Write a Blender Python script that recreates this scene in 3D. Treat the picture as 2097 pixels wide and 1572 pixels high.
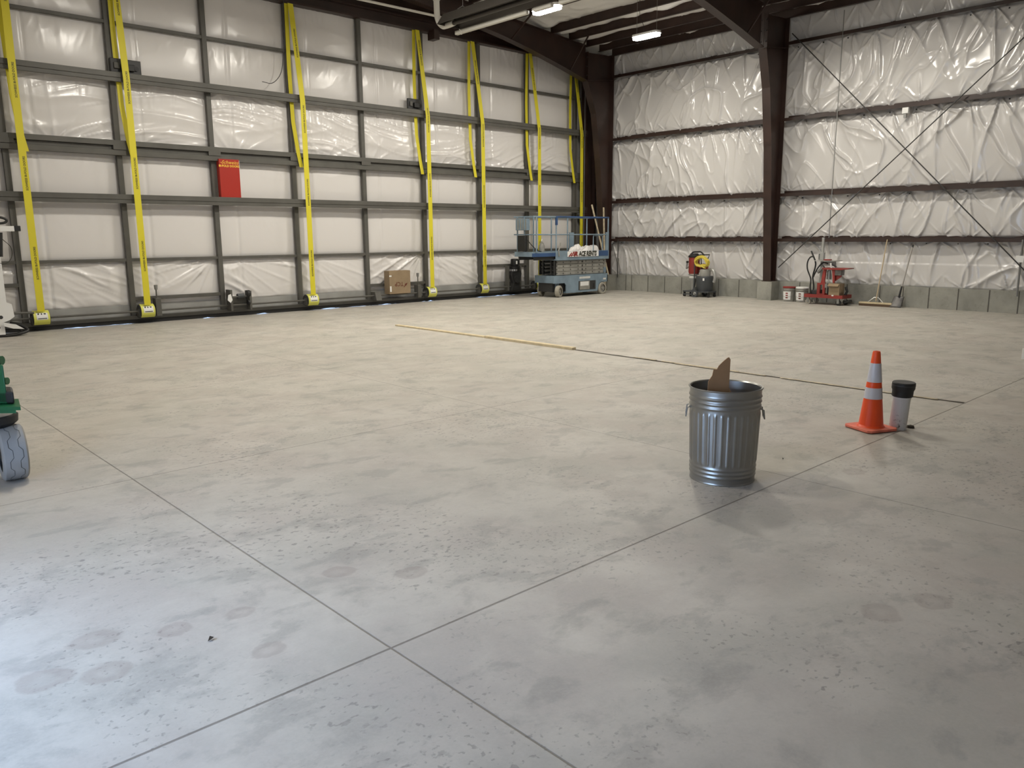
import bpy, math, random
import numpy as np
from mathutils import Vector, Matrix

for o in list(bpy.data.objects): bpy.data.objects.remove(o)
SC = bpy.context.scene
COL = SC.collection
PI = math.pi
rnd = random.Random(7)

# ---------------------------------------------------------------- camera
EYE = 1.75
YAW, PITCH, ROLL, FPX = 8.21251538e-01, -1.87488593e-01, -6.11808215e-03, 1612.71677
fw = Vector((math.cos(YAW)*math.cos(PITCH), math.sin(YAW)*math.cos(PITCH), math.sin(PITCH)))
rt = Vector((math.sin(YAW), -math.cos(YAW), 0)); up = rt.cross(fw)
rt2 = rt*math.cos(ROLL)+up*math.sin(ROLL); up2 = -rt*math.sin(ROLL)+up*math.cos(ROLL)
cd = bpy.data.cameras.new('camera'); cam = bpy.data.objects.new('camera', cd); COL.objects.link(cam)
M4 = Matrix((rt2, up2, -fw)).transposed().to_4x4(); M4.translation = Vector((0, 0, EYE)); cam.matrix_world = M4
cd.sensor_fit = 'HORIZONTAL'; cd.sensor_width = 36; cd.lens = FPX/2097*36; cd.clip_end = 200; cd.clip_start = .05
SC.camera = cam

# ---------------------------------------------------------------- light and exposure
w = bpy.data.worlds.new('world'); SC.world = w; w.use_nodes = True
w.node_tree.nodes['Background'].inputs[0].default_value = (.47, .66, 1, 1)
w.node_tree.nodes['Background'].inputs[1].default_value = 21.0
LAMP_POWER = 255.0            # watts given off by each high bay light
LAMP_COLOR = (1.0, .94, .83)
SC.view_settings.view_transform = 'Standard'; SC.view_settings.look = 'None'
SC.view_settings.exposure = -1.0; SC.view_settings.gamma = 1; SC.view_settings.use_curve_mapping = False

# ---------------------------------------------------------------- materials
def mat(name, col, rough=.6, metal=0, spec=.5, emis=None, estr=0, bump=0, bscale=20, vary=0, vscale=3):
    m = bpy.data.materials.new(name); m.use_nodes = True
    nt = m.node_tree; b = nt.nodes['Principled BSDF']
    b.inputs['Base Color'].default_value = (*col, 1); b.inputs['Roughness'].default_value = rough
    b.inputs['Metallic'].default_value = metal; b.inputs['Specular IOR Level'].default_value = spec
    if emis: b.inputs['Emission Color'].default_value = (*emis, 1); b.inputs['Emission Strength'].default_value = estr
    if bump or vary:
        tc = nt.nodes.new('ShaderNodeTexCoord')
    if vary:
        n = nt.nodes.new('ShaderNodeTexNoise'); n.inputs['Scale'].default_value = vscale; n.inputs['Detail'].default_value = 6
        nt.links.new(tc.outputs['Object'], n.inputs['Vector'])
        mx = nt.nodes.new('ShaderNodeMix'); mx.data_type = 'RGBA'
        r = nt.nodes.new('ShaderNodeMapRange'); r.inputs[1].default_value = .35; r.inputs[2].default_value = .65
        nt.links.new(n.outputs['Fac'], r.inputs[0]); nt.links.new(r.outputs[0], mx.inputs[0])
        mx.inputs[6].default_value = (*[c*(1-vary) for c in col], 1); mx.inputs[7].default_value = (*[min(1, c*(1+vary)) for c in col], 1)
        nt.links.new(mx.outputs[2], b.inputs['Base Color'])
    if bump:
        n = nt.nodes.new('ShaderNodeTexNoise'); n.inputs['Scale'].default_value = bscale; n.inputs['Detail'].default_value = 4
        nt.links.new(tc.outputs['Object'], n.inputs['Vector'])
        bp = nt.nodes.new('ShaderNodeBump'); bp.inputs['Strength'].default_value = bump; bp.inputs['Distance'].default_value = .01
        nt.links.new(n.outputs['Fac'], bp.inputs['Height']); nt.links.new(bp.outputs[0], b.inputs['Normal'])
    return m

M = {}
M['steel'] = mat('primer_brown', (.030, .0145, .0105), .42, vary=.25, vscale=2)
M['frame'] = mat('door_frame_grey', (.088, .085, .074), .5, vary=.12)
M['frame_dark'] = mat('dark_grey_metal', (.03, .03, .03), .5)
M['vinyl'] = mat('white_vinyl', (.58, .565, .55), .22, spec=.7)
M['vinyl_door'] = mat('white_vinyl_door', (.69, .668, .65), .25, spec=.65, bump=.10, bscale=7)
M['vinyl_roof'] = mat('white_vinyl_roof', (.80, .78, .75), .35, bump=.3, bscale=6)
M['yellow'] = mat('yellow_webbing', (.64, .56, .025), .55)
M['yellowlab'] = mat('yellow_sticker', (.66, .66, .12), .5)
M['black'] = mat('black_rubber', (.012, .012, .012), .55)
M['ink'] = mat('black_ink', (.03, .03, .02), .6)
M['white'] = mat('white_paint', (.75, .75, .73), .5)
M['offwhite'] = mat('pvc_white', (.68, .67, .64), .45)
M['red'] = mat('red_paint', (.24, .028, .022), .45, vary=.15)
M['redbox'] = mat('red_box_paint', (.36, .022, .012), .4)
M['gold'] = mat('yellow_lettering', (.85, .55, .06), .5)
M['cone'] = mat('cone_orange', (.85, .085, .012), .4)
M['conebase'] = mat('cone_base_faded', (.75, .20, .13), .7, vary=.15, vscale=12)
M['reflect'] = mat('reflective_white', (.58, .58, .62), .25)
M['card'] = mat('cardboard', (.26, .19, .115), .8, vary=.08, vscale=5)
M['card2'] = mat('cardboard_brown', (.30, .165, .075), .8, vary=.1, vscale=5)
M['cardink'] = mat('printed_brown', (.12, .03, .015), .8)
M['lift'] = mat('lift_blue', (.18, .245, .30), .5, vary=.15, vscale=4)
M['lift_dark'] = mat('lift_dark_blue', (.03, .07, .17), .45, vary=.15)
M['liftgrey'] = mat('scissor_grey', (.25, .245, .22), .5, vary=.15, vscale=5)
M['tyre'] = mat('grey_tyre', (.32, .30, .25), .7, vary=.1, vscale=9)
M['tyreblue'] = mat('light_grey_tyre', (.27, .27, .265), .7, vary=.06, vscale=9)
M['greymetal'] = mat('grey_metal', (.25, .25, .24), .4, metal=.5)
M['sheet'] = mat('galvanised_panel', (.36, .36, .345), .4, metal=.3, vary=.1)
M['tank'] = mat('charcoal_plastic', (.055, .06, .065), .45)
M['green'] = mat('green_paint', (.004, .10, .035), .4)
M['plank'] = mat('pine_plank', (.60, .50, .32), .7, vary=.12, vscale=8)
M['wood'] = mat('broom_handle_wood', (.50, .40, .26), .6)
M['bristle'] = mat('bristles', (.10, .065, .04), .9)
M['cord'] = mat('yellow_cord', (.62, .50, .07), .5)
M['silver'] = mat('silver_metal', (.6, .6, .58), .3, metal=.9)
M['heater'] = mat('heater_hood', (.06, .052, .045), .45, metal=.4)
M['heatwhite'] = mat('heater_tube_white', (.62, .60, .54), .45)
M['soil'] = mat('dark_dirt', (.05, .04, .03), .95)
M['strip'] = mat('pale_wood_strip', (.55, .47, .33), .8, vary=.2, vscale=10)
M['lens'] = mat('lamp_lens', (1, 1, 1), .5, emis=LAMP_COLOR, estr=150)
M['shovel'] = mat('worn_steel', (.16, .155, .15), .45, metal=.6, vary=.2, vscale=8)
M['handlegrey'] = mat('worn_grey_wood', (.36, .34, .31), .6)
M['rag'] = mat('white_cloth', (.74, .72, .70), .8)

def zinc():
    m = mat('galvanised_zinc', (.30, .31, .305), .34, metal=.9)
    nt = m.node_tree; b = nt.nodes['Principled BSDF']; tc = nt.nodes.new('ShaderNodeTexCoord')
    v = nt.nodes.new('ShaderNodeTexNoise'); v.inputs['Scale'].default_value = 30; nt.links.new(tc.outputs['Object'], v.inputs['Vector'])
    n = nt.nodes.new('ShaderNodeTexNoise'); n.inputs['Scale'].default_value = 4; nt.links.new(tc.outputs['Object'], n.inputs['Vector'])
    r = nt.nodes.new('ShaderNodeMapRange'); r.inputs[3].default_value = .26; r.inputs[4].default_value = .44
    nt.links.new(v.outputs['Fac'], r.inputs[0]); nt.links.new(r.outputs[0], b.inputs['Roughness'])
    mx = nt.nodes.new('ShaderNodeMix'); mx.data_type = 'RGBA'; nt.links.new(n.outputs['Fac'], mx.inputs[0])
    mx.inputs[6].default_value = (.25, .25, .235, 1); mx.inputs[7].default_value = (.38, .378, .36, 1)
    nt.links.new(mx.outputs[2], b.inputs['Base Color']); return m
M['zinc'] = zinc()

class NB:                                  # small helper for node graphs
    def __init__(s, m): s.nt = m.node_tree; s.b = s.nt.nodes['Principled BSDF']; s.tc = s.nt.nodes.new('ShaderNodeTexCoord')
    def link(s, a, b): s.nt.links.new(a, b)
    def math(s, op, a, b=None, c=None, clamp=False):
        n = s.nt.nodes.new('ShaderNodeMath'); n.operation = op; n.use_clamp = clamp
        for i, v in enumerate((a, b, c)):
            if v is None: continue
            if isinstance(v, (int, float)): n.inputs[i].default_value = v
            else: s.link(v, n.inputs[i])
        return n.outputs[0]
    def noise(s, scale, detail=5, rough=.55, vec=None, dist=0):
        n = s.nt.nodes.new('ShaderNodeTexNoise'); n.inputs['Scale'].default_value = scale; n.inputs['Detail'].default_value = detail
        n.inputs['Roughness'].default_value = rough; n.inputs['Distortion'].default_value = dist
        s.link(vec or s.tc.outputs['Object'], n.inputs['Vector']); return n.outputs['Fac']
    def mapping(s, scale=(1, 1, 1), rot=(0, 0, 0), loc=(0, 0, 0), vec=None):
        n = s.nt.nodes.new('ShaderNodeMapping'); n.inputs['Scale'].default_value = scale; n.inputs['Rotation'].default_value = rot
        n.inputs['Location'].default_value = loc; s.link(vec or s.tc.outputs['Object'], n.inputs['Vector']); return n.outputs[0]
    def rng(s, v, a, b, c, d, smooth=False):
        n = s.nt.nodes.new('ShaderNodeMapRange')
        if smooth: n.interpolation_type = 'SMOOTHSTEP'
        s.link(v, n.inputs[0])
        for i, x in enumerate((a, b, c, d)): n.inputs[i+1].default_value = x
        return n.outputs[0]
    def mix(s, f, a, b):
        n = s.nt.nodes.new('ShaderNodeMix'); n.data_type = 'RGBA'
        if isinstance(f, (int, float)): n.inputs[0].default_value = f
        else: s.link(f, n.inputs[0])
        for i, v in ((6, a), (7, b)):
            if isinstance(v, tuple): n.inputs[i].default_value = (*v, 1)
            else: s.link(v, n.inputs[i])
        return n.outputs[2]

MARKS = [(.58, 3.40, .10), (.84, 3.62, .12), (.80, 3.28, .10), (1.42, 3.42, .08), (1.12, 3.47, .08), (1.99, 3.49, .09), (2.26, 3.22, .08), (5.7, 2.4, .10), (1.35, 3.0, .07), (3.6, 1.35, .10), (3.9, 1.2, .09)]
def concrete_floor():
    m = mat('concrete_slab', (.5, .47, .41), .55); n = NB(m)
    big = n.noise(.35, 3); mid = n.noise(1.5, 8, .66, dist=.25); fine = n.noise(13, 8, .72); grain = n.noise(70, 3, .6)
    blot = n.noise(2.6, 9, .68, vec=n.mapping(loc=(9, 4, 0)), dist=.3)
    smear = n.noise(1.0, 8, .62, vec=n.mapping((2.2, 3.6, 1), (0, 0, .75)), dist=.25)
    fleck = n.noise(1.0, 3, .55, vec=n.mapping((20, 30, 1), (0, 0, .8)), dist=.3)
    fleck2 = n.noise(34, 2, .5, vec=n.mapping(loc=(2, 7, 0)))
    hue = n.noise(1.1, 4, .6, vec=n.mapping(loc=(4, 9, 0)))
    col = n.mix(n.rng(hue, .4, .6, 0, 1, True), (.435, .415, .365), (.45, .41, .365))
    col = n.mix(n.rng(mid, .40, .62, .0, .7, True), col, (.54, .51, .455))
    col = n.mix(n.rng(big, .38, .62, .28, 0), col, (.33, .315, .28))
    col = n.mix(n.rng(blot, .52, .70, 0, .6, True), col, (.27, .26, .235))
    col = n.mix(n.rng(smear, .535, .64, 0, .48, True), col, (.24, .235, .215))
    area = n.rng(n.noise(.75, 4, vec=n.mapping(loc=(5, 3, 0))), .47, .60, 0, 1, True)
    col = n.mix(n.math('MULTIPLY', n.rng(fleck, .58, .66, 0, .7, True), area), col, (.15, .145, .135))
    area2 = n.rng(n.noise(1.3, 5, vec=n.mapping(loc=(1, 8, 0))), .50, .62, .05, 1, True)
    col = n.mix(n.math('MULTIPLY', n.rng(fleck2, .60, .68, 0, .6, True), area2), col, (.17, .165, .15))
    col = n.mix(n.rng(fine, .35, .75, 0, .30), col, (.32, .305, .275))
    col = n.mix(n.rng(grain, .35, .65, 0, .10), col, (.6, .58, .54))
    sep = n.nt.nodes.new('ShaderNodeSeparateXYZ'); n.link(n.tc.outputs['Object'], sep.inputs[0]); X, Y = sep.outputs[0], sep.outputs[1]
    # round rusty puddle marks left on the slab
    for cx, cy, r in MARKS:
        dx = n.math('DIVIDE', n.math('SUBTRACT', X, cx), r); dy = n.math('DIVIDE', n.math('SUBTRACT', Y, cy), r*.85)
        d = n.math('SQRT', n.math('ADD', n.math('MULTIPLY', dx, dx), n.math('MULTIPLY', dy, dy)))
        d = n.math('ADD', d, n.math('MULTIPLY', n.math('SUBTRACT', blot, .5), 2.2))
        ring = n.math('MULTIPLY', n.rng(d, .85, 1.1, .34, 0, True), n.rng(d, .1, .7, .45, 1, True))
        col = n.mix(ring, col, (.24, .19, .17))
    wob = n.math('MULTIPLY', n.math('SUBTRACT', n.noise(.8, 2), .5), .012)
    cut = None
    for axis, c, wd in ((X, 1.745, .0045), (X, 5.243, .0035), (Y, 2.65, .0055), (Y, 5.97, .004), (Y, 9.3, .0035), (X, 12.4, .004)):
        a = n.math('ABSOLUTE', n.math('ADD', n.math('SUBTRACT', axis, c), wob))
        l = n.rng(a, wd*.6, wd*1.5, 1, 0); cut = l if cut is None else n.math('MAXIMUM', cut, l)
    col = n.mix(n.math('MULTIPLY', cut, .7), col, (.07, .06, .05))
    n.link(col, n.b.inputs['Base Color'])
    n.link(n.rng(mid, .3, .7, .62, .42), n.b.inputs['Roughness'])
    bp = n.nt.nodes.new('ShaderNodeBump'); bp.inputs['Strength'].default_value = .35; bp.inputs['Distance'].default_value = .006
    h = n.math('SUBTRACT', n.math('ADD', mid, n.math('MULTIPLY', fine, .3)), n.math('MULTIPLY', cut, 1.2))
    n.link(h, bp.inputs['Height']); n.link(bp.outputs[0], n.b.inputs['Normal'])
    return m
M['floor'] = concrete_floor()

def curb_mat():
    m = mat('cast_concrete', (.2, .2, .18), .85); n = NB(m)
    a = n.noise(1.1, 6, .6); f = n.noise(9, 6, .7)
    col = n.mix(n.rng(a, .35, .65, 0, 1), (.21, .21, .185), (.33, .325, .285))
    col = n.mix(n.rng(f, .55, .75, 0, .5), col, (.12, .115, .10))
    n.link(col, n.b.inputs['Base Color']); return m
M['curb'] = curb_mat()
M['curbjoint'] = mat('joint_dark', (.09, .085, .075), .9)

def pvc_scuffed():
    m = mat('scuffed_pvc', (.62, .60, .57), .5); n = NB(m)
    f = n.noise(28, 5, .7); sep = n.nt.nodes.new('ShaderNodeSeparateXYZ'); n.link(n.tc.outputs['Object'], sep.inputs[0])
    k = n.math('MULTIPLY', n.rng(f, .58, .63, 0, 1), n.rng(sep.outputs[2], 0, .2, 1, 0))
    n.link(n.mix(k, (.62, .60, .57), (.05, .045, .04)), n.b.inputs['Base Color']); return m
M['pvc'] = pvc_scuffed()

# ---------------------------------------------------------------- mesh helpers
class MB:
    def __init__(s, off=(0, 0, 0)): s.v = []; s.f = []; s.off = Vector(off)
    def box(s, x0, x1, y0, y1, z0, z1):
        k = len(s.v); e = .0005*((k//8) % 6); x0 -= e; x1 += e; y0 -= e; y1 += e; z0 -= e; z1 += e; s.v += [(x, y, z) for z in (z0, z1) for y in (y0, y1) for x in (x0, x1)]
        s.f += [tuple(k+i for i in q) for q in ((0, 2, 3, 1), (4, 5, 7, 6), (0, 1, 5, 4), (2, 6, 7, 3), (0, 4, 6, 2), (1, 3, 7, 5))]; return s
    def prism(s, poly, axis, a, b):
        """extrude a 2D outline along axis ('x','y','z') from a to b"""
        k = len(s.v); n = len(poly); e = .0004*((k//8) % 5); a, b = (a-e, b+e) if a < b else (a+e, b-e)
        for c in (a, b):
            for p, q in poly: s.v.append({'x': (c, p, q), 'y': (p, c, q), 'z': (p, q, c)}[axis])
        s.f += [tuple(range(k, k+n))[::-1], tuple(range(k+n, k+2*n))]
        s.f += [(k+i, k+(i+1) % n, k+n+(i+1) % n, k+n+i) for i in range(n)]; return s
    def tube(s, pts, r, n=8, cap=True, closed=False):
        pts = [Vector(p) for p in pts]; k = len(s.v); L = len(pts); rr = r if isinstance(r, (list, tuple)) else [r]*L
        prev = None
        for i, p in enumerate(pts):
            if closed: t = (pts[(i+1) % L]-pts[i-1]).normalized()
            else: t = (pts[min(i+1, L-1)]-pts[max(i-1, 0)]).normalized()
            if prev is None: a = t.orthogonal().normalized()
            else: a = (prev-t*prev.dot(t)).normalized()
            prev = a; b = t.cross(a)
            for j in range(n):
                th = 2*PI*j/n; s.v.append(tuple(p+(a*math.cos(th)+b*math.sin(th))*rr[i]))
        m = L if closed else L-1
        for i in range(m):
            for j in range(n):
                i2 = (i+1) % L; s.f.append((k+i*n+j, k+i*n+(j+1) % n, k+i2*n+(j+1) % n, k+i2*n+j))
        if cap and not closed: s.f += [tuple(k+j for j in range(n))[::-1], tuple(k+(L-1)*n+j for j in range(n))]
        return s
    def lathe(s, prof, n=32, c=(0, 0, 0), axis=(0, 0, 1), mod=None, close=False):
        """profile of (radius, height)"""
        k = len(s.v); A = Vector(axis).normalized(); U = A.orthogonal().normalized() if abs(A.z) < .99 else Vector((1, 0, 0)); V = A.cross(U); c = Vector(c)
        for i, (r, h) in enumerate(prof):
            for j in range(n):
                th = 2*PI*j/n; q = r*(1+(mod(i, th, h) if mod else 0)); s.v.append(tuple(c+A*h+(U*math.cos(th)+V*math.sin(th))*q))
        for i in range(len(prof)-1):
            for j in range(n): s.f.append((k+i*n+j, k+i*n+(j+1) % n, k+(i+1)*n+(j+1) % n, k+(i+1)*n+j))
        if close: s.f += [tuple(k+j for j in range(n))[::-1], tuple(k+(len(prof)-1)*n+j for j in range(n))]
        return s
    def ribbon(s, pts, wv, th):
        """flat band through pts, width vector wv, thickness vector th"""
        wv, th = Vector(wv)/2, Vector(th)/2; k = len(s.v)
        for p in pts:
            p = Vector(p); s.v += [tuple(p-wv-th), tuple(p+wv-th), tuple(p+wv+th), tuple(p-wv+th)]
        for i in range(len(pts)-1):
            for j in range(4): s.f.append((k+i*4+j, k+i*4+(j+1) % 4, k+i*4+4+(j+1) % 4, k+i*4+4+j))
        e = k+(len(pts)-1)*4; s.f += [(k+3, k+2, k+1, k), (e, e+1, e+2, e+3)]; return s
    def grid(s, P):
        """P: array (a,b,3)"""
        k = len(s.v); a, b, _ = P.shape; s.v += [tuple(p) for p in P.reshape(-1, 3).tolist()]
        for i in range(a-1):
            for j in range(b-1): s.f.append((k+i*b+j, k+i*b+j+1, k+(i+1)*b+j+1, k+(i+1)*b+j))
        return s
    def raw(s, V, F, fn):
        k = len(s.v); s.v += [tuple(fn(p)) for p in V]; s.f += [tuple(k+i for i in q) for q in F]; return s
    def build(s, name, m, parent=None, bevel=0, loc=None):
        me = bpy.data.meshes.new(name); off = s.off
        me.from_pydata([(x-off.x, y-off.y, z-off.z) for x, y, z in s.v], [], s.f); me.update()
        me.shade_smooth(); me.set_sharp_from_angle(angle=.6)
        o = bpy.data.objects.new(name, me); COL.objects.link(o); me.materials.append(M[m] if isinstance(m, str) else m)
        if parent is not None: o.parent = parent
        if loc is not None: o.location = loc
        if bevel:
            bm = o.modifiers.new('bevel', 'BEVEL'); bm.width = bevel; bm.segments = 2; bm.limit_method = 'ANGLE'; bm.angle_limit = .6
        return o

def tag(o, label=None, cat=None, group=None, kind=None):
    if label: o['label'] = label
    if cat: o['category'] = cat
    if group: o['group'] = group
    if kind: o['kind'] = kind
    return o
def thing(name, label, cat, loc=(0, 0, 0), rz=0, group=None, kind=None):
    o = bpy.data.objects.new(name, None); o.empty_display_size = .1; COL.objects.link(o); o.location = loc; o.rotation_euler = (0, 0, rz)
    return tag(o, label, cat, group, kind)
def copy_tree(o, parent=None):
    c = o.copy(); COL.objects.link(c); c.parent = parent
    for ch in o.children: copy_tree(ch, c)
    return c
TXT = {}
def text(body, size, shear=0, bold=0):
    key = (body, size, shear, bold)
    if key not in TXT:
        cu = bpy.data.curves.new('t', 'FONT'); cu.body = body; cu.size = size; cu.shear = shear; cu.offset = bold
        cu.align_x = 'CENTER'; cu.align_y = 'CENTER'; cu.resolution_u = 2
        ob = bpy.data.objects.new('t', cu); COL.objects.link(ob); bpy.context.view_layer.update()
        me = bpy.data.meshes.new_from_object(ob.evaluated_get(bpy.context.evaluated_depsgraph_get()))
        TXT[key] = ([tuple(v.co) for v in me.vertices], [tuple(p.vertices) for p in me.polygons])
        bpy.data.objects.remove(ob); bpy.data.curves.remove(cu); bpy.data.meshes.remove(me)
    return TXT[key]
def bezier(p, n=16):
    """Catmull-Rom through the points"""
    p = [Vector(q) for q in p]; P = [2*p[0]-p[1]]+p+[2*p[-1]-p[-2]]; out = []
    for i in range(1, len(P)-2):
        for k in range(n):
            t = k/n; a, b, c, d = P[i-1:i+3]
            out.append(.5*((2*b)+(c-a)*t+(2*a-5*b+4*c-d)*t*t+(3*b-a-3*c+d)*t**3))
    out.append(p[-1]); return out

# numpy value noise
_R = np.random.RandomState(5).rand(512, 512)
def vn(x, y, s=0):
    x = np.asarray(x)+s*17.3; y = np.asarray(y)+s*31.7
    xi = np.floor(x).astype(int); yi = np.floor(y).astype(int); fx = x-xi; fy = y-yi
    fx = fx*fx*(3-2*fx); fy = fy*fy*(3-2*fy); g = lambda a, b: _R[a % 512, b % 512]
    return (g(xi, yi)*(1-fx)+g(xi+1, yi)*fx)*(1-fy)+(g(xi, yi+1)*(1-fx)+g(xi+1, yi+1)*fx)*fy
def ridge(x, y, s=0, p=3): return (1-np.abs(2*vn(x, y, s)-1))**p
def grid_obj(name, m, P, parent=None):
    a, b, _ = P.shape; me = bpy.data.meshes.new(name); nf = (a-1)*(b-1)
    me.vertices.add(a*b); me.vertices.foreach_set('co', P.reshape(-1).astype(np.float32))
    i, j = np.meshgrid(np.arange(a-1), np.arange(b-1), indexing='ij'); k = (i*b+j).reshape(-1)
    F = np.stack([k, k+1, k+b+1, k+b], 1).reshape(-1)
    me.loops.add(nf*4); me.loops.foreach_set('vertex_index', F.astype(np.int32))
    me.polygons.add(nf); me.polygons.foreach_set('loop_start', np.arange(0, nf*4, 4, dtype=np.int32))
    me.update(calc_edges=True); me.validate(); me.shade_smooth()
    o = bpy.data.objects.new(name, me); COL.objects.link(o); me.materials.append(M[m])
    if parent: o.parent = parent
    return o

# ================================================================ THE HALL
XW = 19.75                      # insulated side wall
YD = 17.15                      # inner face of the hangar door frame
XL, YB = -.80, -6.0
def roof_z(x): return 7.25+.0833*(XW-x)

tag(MB().box(XL-10, XW+1, YB-1, 26, -.3, 0).build('floor', 'floor'), kind='structure')

# ceiling liner, sagging between the purlins
PX = [19.57, 18.98, 18.40, 17.65, 16.90, 15.42, 13.9, 12.4, 10.9, 9.4, 7.9, 6.4, 4.9, 3.4, 1.9, .4, -1.1]
xs = np.concatenate([np.arange(XL-.3, 10, .25), np.arange(10, XW+.3, .05)]); ys = np.concatenate([np.arange(YB-.2, 4, .4), np.arange(4, 17.9, .06)])
GX, GY = np.meshgrid(xs, ys, indexing='ij')
dist = np.min([np.abs(GX-p) for p in PX], 0)
sag = .13*np.clip(dist/.28, 0, 1)**.6*(.55+.9*vn(GX*1.2, GY*1.7, 3))
sag += .035*ridge(GX*1.5+vn(GX, GY, 8)*2, GY*2.2, 4)+.02*vn(GX*5, GY*5, 5)
grid_obj('ceiling', 'vinyl_roof', np.stack([GX, GY, roof_z(GX)+.06-sag], -1))['kind'] = 'structure'
tag(MB().prism([(XL-.3, roof_z(XL-.3)+.3), (XW+.5, roof_z(XW+.5)+.3), (XW+.5, roof_z(XW+.5)+.4), (XL-.3, roof_z(XL-.3)+.4)], 'y', YB-.5, 18.1).build('ceiling_deck', 'sheet'), kind='structure').name = 'ceiling.001'

# right wall: vinyl faced insulation with folds gathered at the pins
GIRTS = [1.60, 2.755, 4.635, 6.475]
BANDS = [(.44, 1.60), (1.60, 2.755), (2.755, 4.635), (4.635, 6.475), (6.475, 7.22)]
def folds(U, V, bands, pin_sp, amp, seed):
    R = np.random.RandomState(seed); D = np.zeros_like(U)
    for bi, (z0, z1) in enumerate(bands):
        m = (V >= z0) & (V <= z1); u = U[m]; v = V[m]; H = z1-z0; t = (v-z0)/H
        d = .055*(np.clip(4*t*(1-t), 0, 1)**.45)*(.8+.5*vn(u*.7, v*.7, bi+seed))
        wu = u+.25*(vn(u*1.3, v*1.3, bi+20)-.5); wv = v+.25*(vn(u*1.1, v*1.1, bi+30)-.5)
        for top in (1, 0):
            y = u.min()-.2
            while y < u.max()+.3:
                y += pin_sp*(.7+.7*R.rand()); zp = z1-.05 if top else z0+.03
                dz = (zp-wv) if top else (wv-zp); dy = wu-y-(.35 if top else -.1)*(R.rand()-.5)*np.abs(dz); r = np.sqrt((wu-y)**2+dz**2)+1e-4
                ang = np.arctan2(dy, np.abs(dz)+.02); k = 5+R.randint(5)
                rd = (1-np.abs(np.sin(ang*k*.5+R.rand()*6)))**4
                a = (.7+.9*R.rand())*(1 if top else .75)*(.6+.6*vn(ang*3, r*.7, bi+int(R.randint(50))))
                L = H*(.30+.45*R.rand()) if top else H*(.14+.2*R.rand())
                d += amp*a*rd*np.exp(-r/L)*(1-np.exp(-r/.06))*np.exp(-(dy/(.28+.3*np.abs(dz)))**2)
                d -= .03*np.exp(-(r/.07)**2)
        ca = .5 if bi % 2 else -.45; q = (u*math.cos(ca)+v*math.sin(ca)); p = (-u*math.sin(ca)+v*math.cos(ca))
        wr = .8*vn(u*.9, v*.9, bi+60)
        d += amp*.75*ridge(q*2.0+wr*2.2, p*.6+wr, bi+70, 9)*vn(u*.6, v*.9, bi+80)*1.6
        d += amp*.35*ridge(q*5+wr*3, p*1.6+wr, bi+90, 8)*vn(u*1.1, v*1.3, bi+100)*1.5
        if bi == 0: d += .016*np.clip((1.02-v)/.012, 0, 1)*np.clip((9.3-u)/.3, 0, 1)
        for yc in (3.86, 10.78, 16.47): d = np.where(np.abs(u-yc) < .16, np.minimum(d, .1), d)
        d *= np.clip(np.minimum(t, 1-t)/.05, .12, 1); D[m] = np.minimum(d, .19)
    return D
yy = np.arange(3.4, 17.0, .019); zz = np.arange(.44, 7.22, .019)
GY, GZ = np.meshgrid(yy, zz, indexing='ij')
D = folds(GY, GZ, BANDS, .60, .085, 11)
wr = grid_obj('wall_right', 'vinyl', np.stack([XW+.02-D, GY, GZ], -1)); wr['kind'] = 'structure'
b = MB(); b.box(XW+.12, XW+.3, YB-.3, 18, -.1, 7.5); b.box(XW-.02, XW+.12, YB, 3.4, .4, 7.3); b.build('outer_skin', 'vinyl', wr)
# pins
b = MB()
R = np.random.RandomState(3)
for z in GIRTS+[7.05]:
    y = 4.3
    while y < 16.4:
        b.box(XW-.035, XW, y-.012, y+.012, z-.13, z-.105); y += .5+.35*R.rand()
b.build('washer_pin', 'black', wr)['kind'] = 'stuff'

# concrete curb (stem wall) below the liner
cb = MB().box(XW-.16, XW+.2, YB, 17.4, 0, .485).build('baseboard_right', 'curb'); cb['kind'] = 'structure'
for y in (15.77, 15.54, 14.91, 14.29, 13.68, 13.1, 12.43, 11.78, 10.0, 9.25, 8.75, 7.94, 7.4, 6.82, 6.2, 5.57, 5.0, 4.3):
    MB().box(XW-.163, XW-.15, y-.012, y+.012, 0, .485).build('form_joint', 'curbjoint', cb)
for i, y in enumerate((16.45, 10.85, 3.85)):
    p = MB().prism([(XW-.56, y-.27), (XW+.0, y-.27), (XW+.0, y+.14), (XW-.56, y+.14)], 'z', 0, .487)
    p.build('pier', 'curb', cb)

# other walls (behind the camera and to the left), left wall has the open doorway that lets daylight in
b = MB(); b.box(XL-.2, XW, YB-.2, YB, 0, 9.4)
tag(b.build('wall_back', 'vinyl_door'), kind='structure')
b = MB(); b.box(XL-.2, XL, YB, 2.3, 0, 9.4); b.box(XL-.2, XL, 4.7, 18, 0, 9.4); b.box(XL-.2, XL, 2.3, 4.7, 2.5, 9.4)
tag(b.build('wall_left', 'vinyl_door'), kind='structure')
b = MB(); b.prism([(XL, 6.9), (XW+.1, 6.9), (XW+.1, 7.5), (XL, 9.4)], 'y', 17.55, 17.75); b.box(18.9, XW+.1, 17.4, 17.75, 0, 6.9); b.box(XL, XW+.1, 17.4, 17.6, 6.7, 7.0)
tag(b.build('wall_front', 'vinyl_door'), kind='structure')

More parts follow.
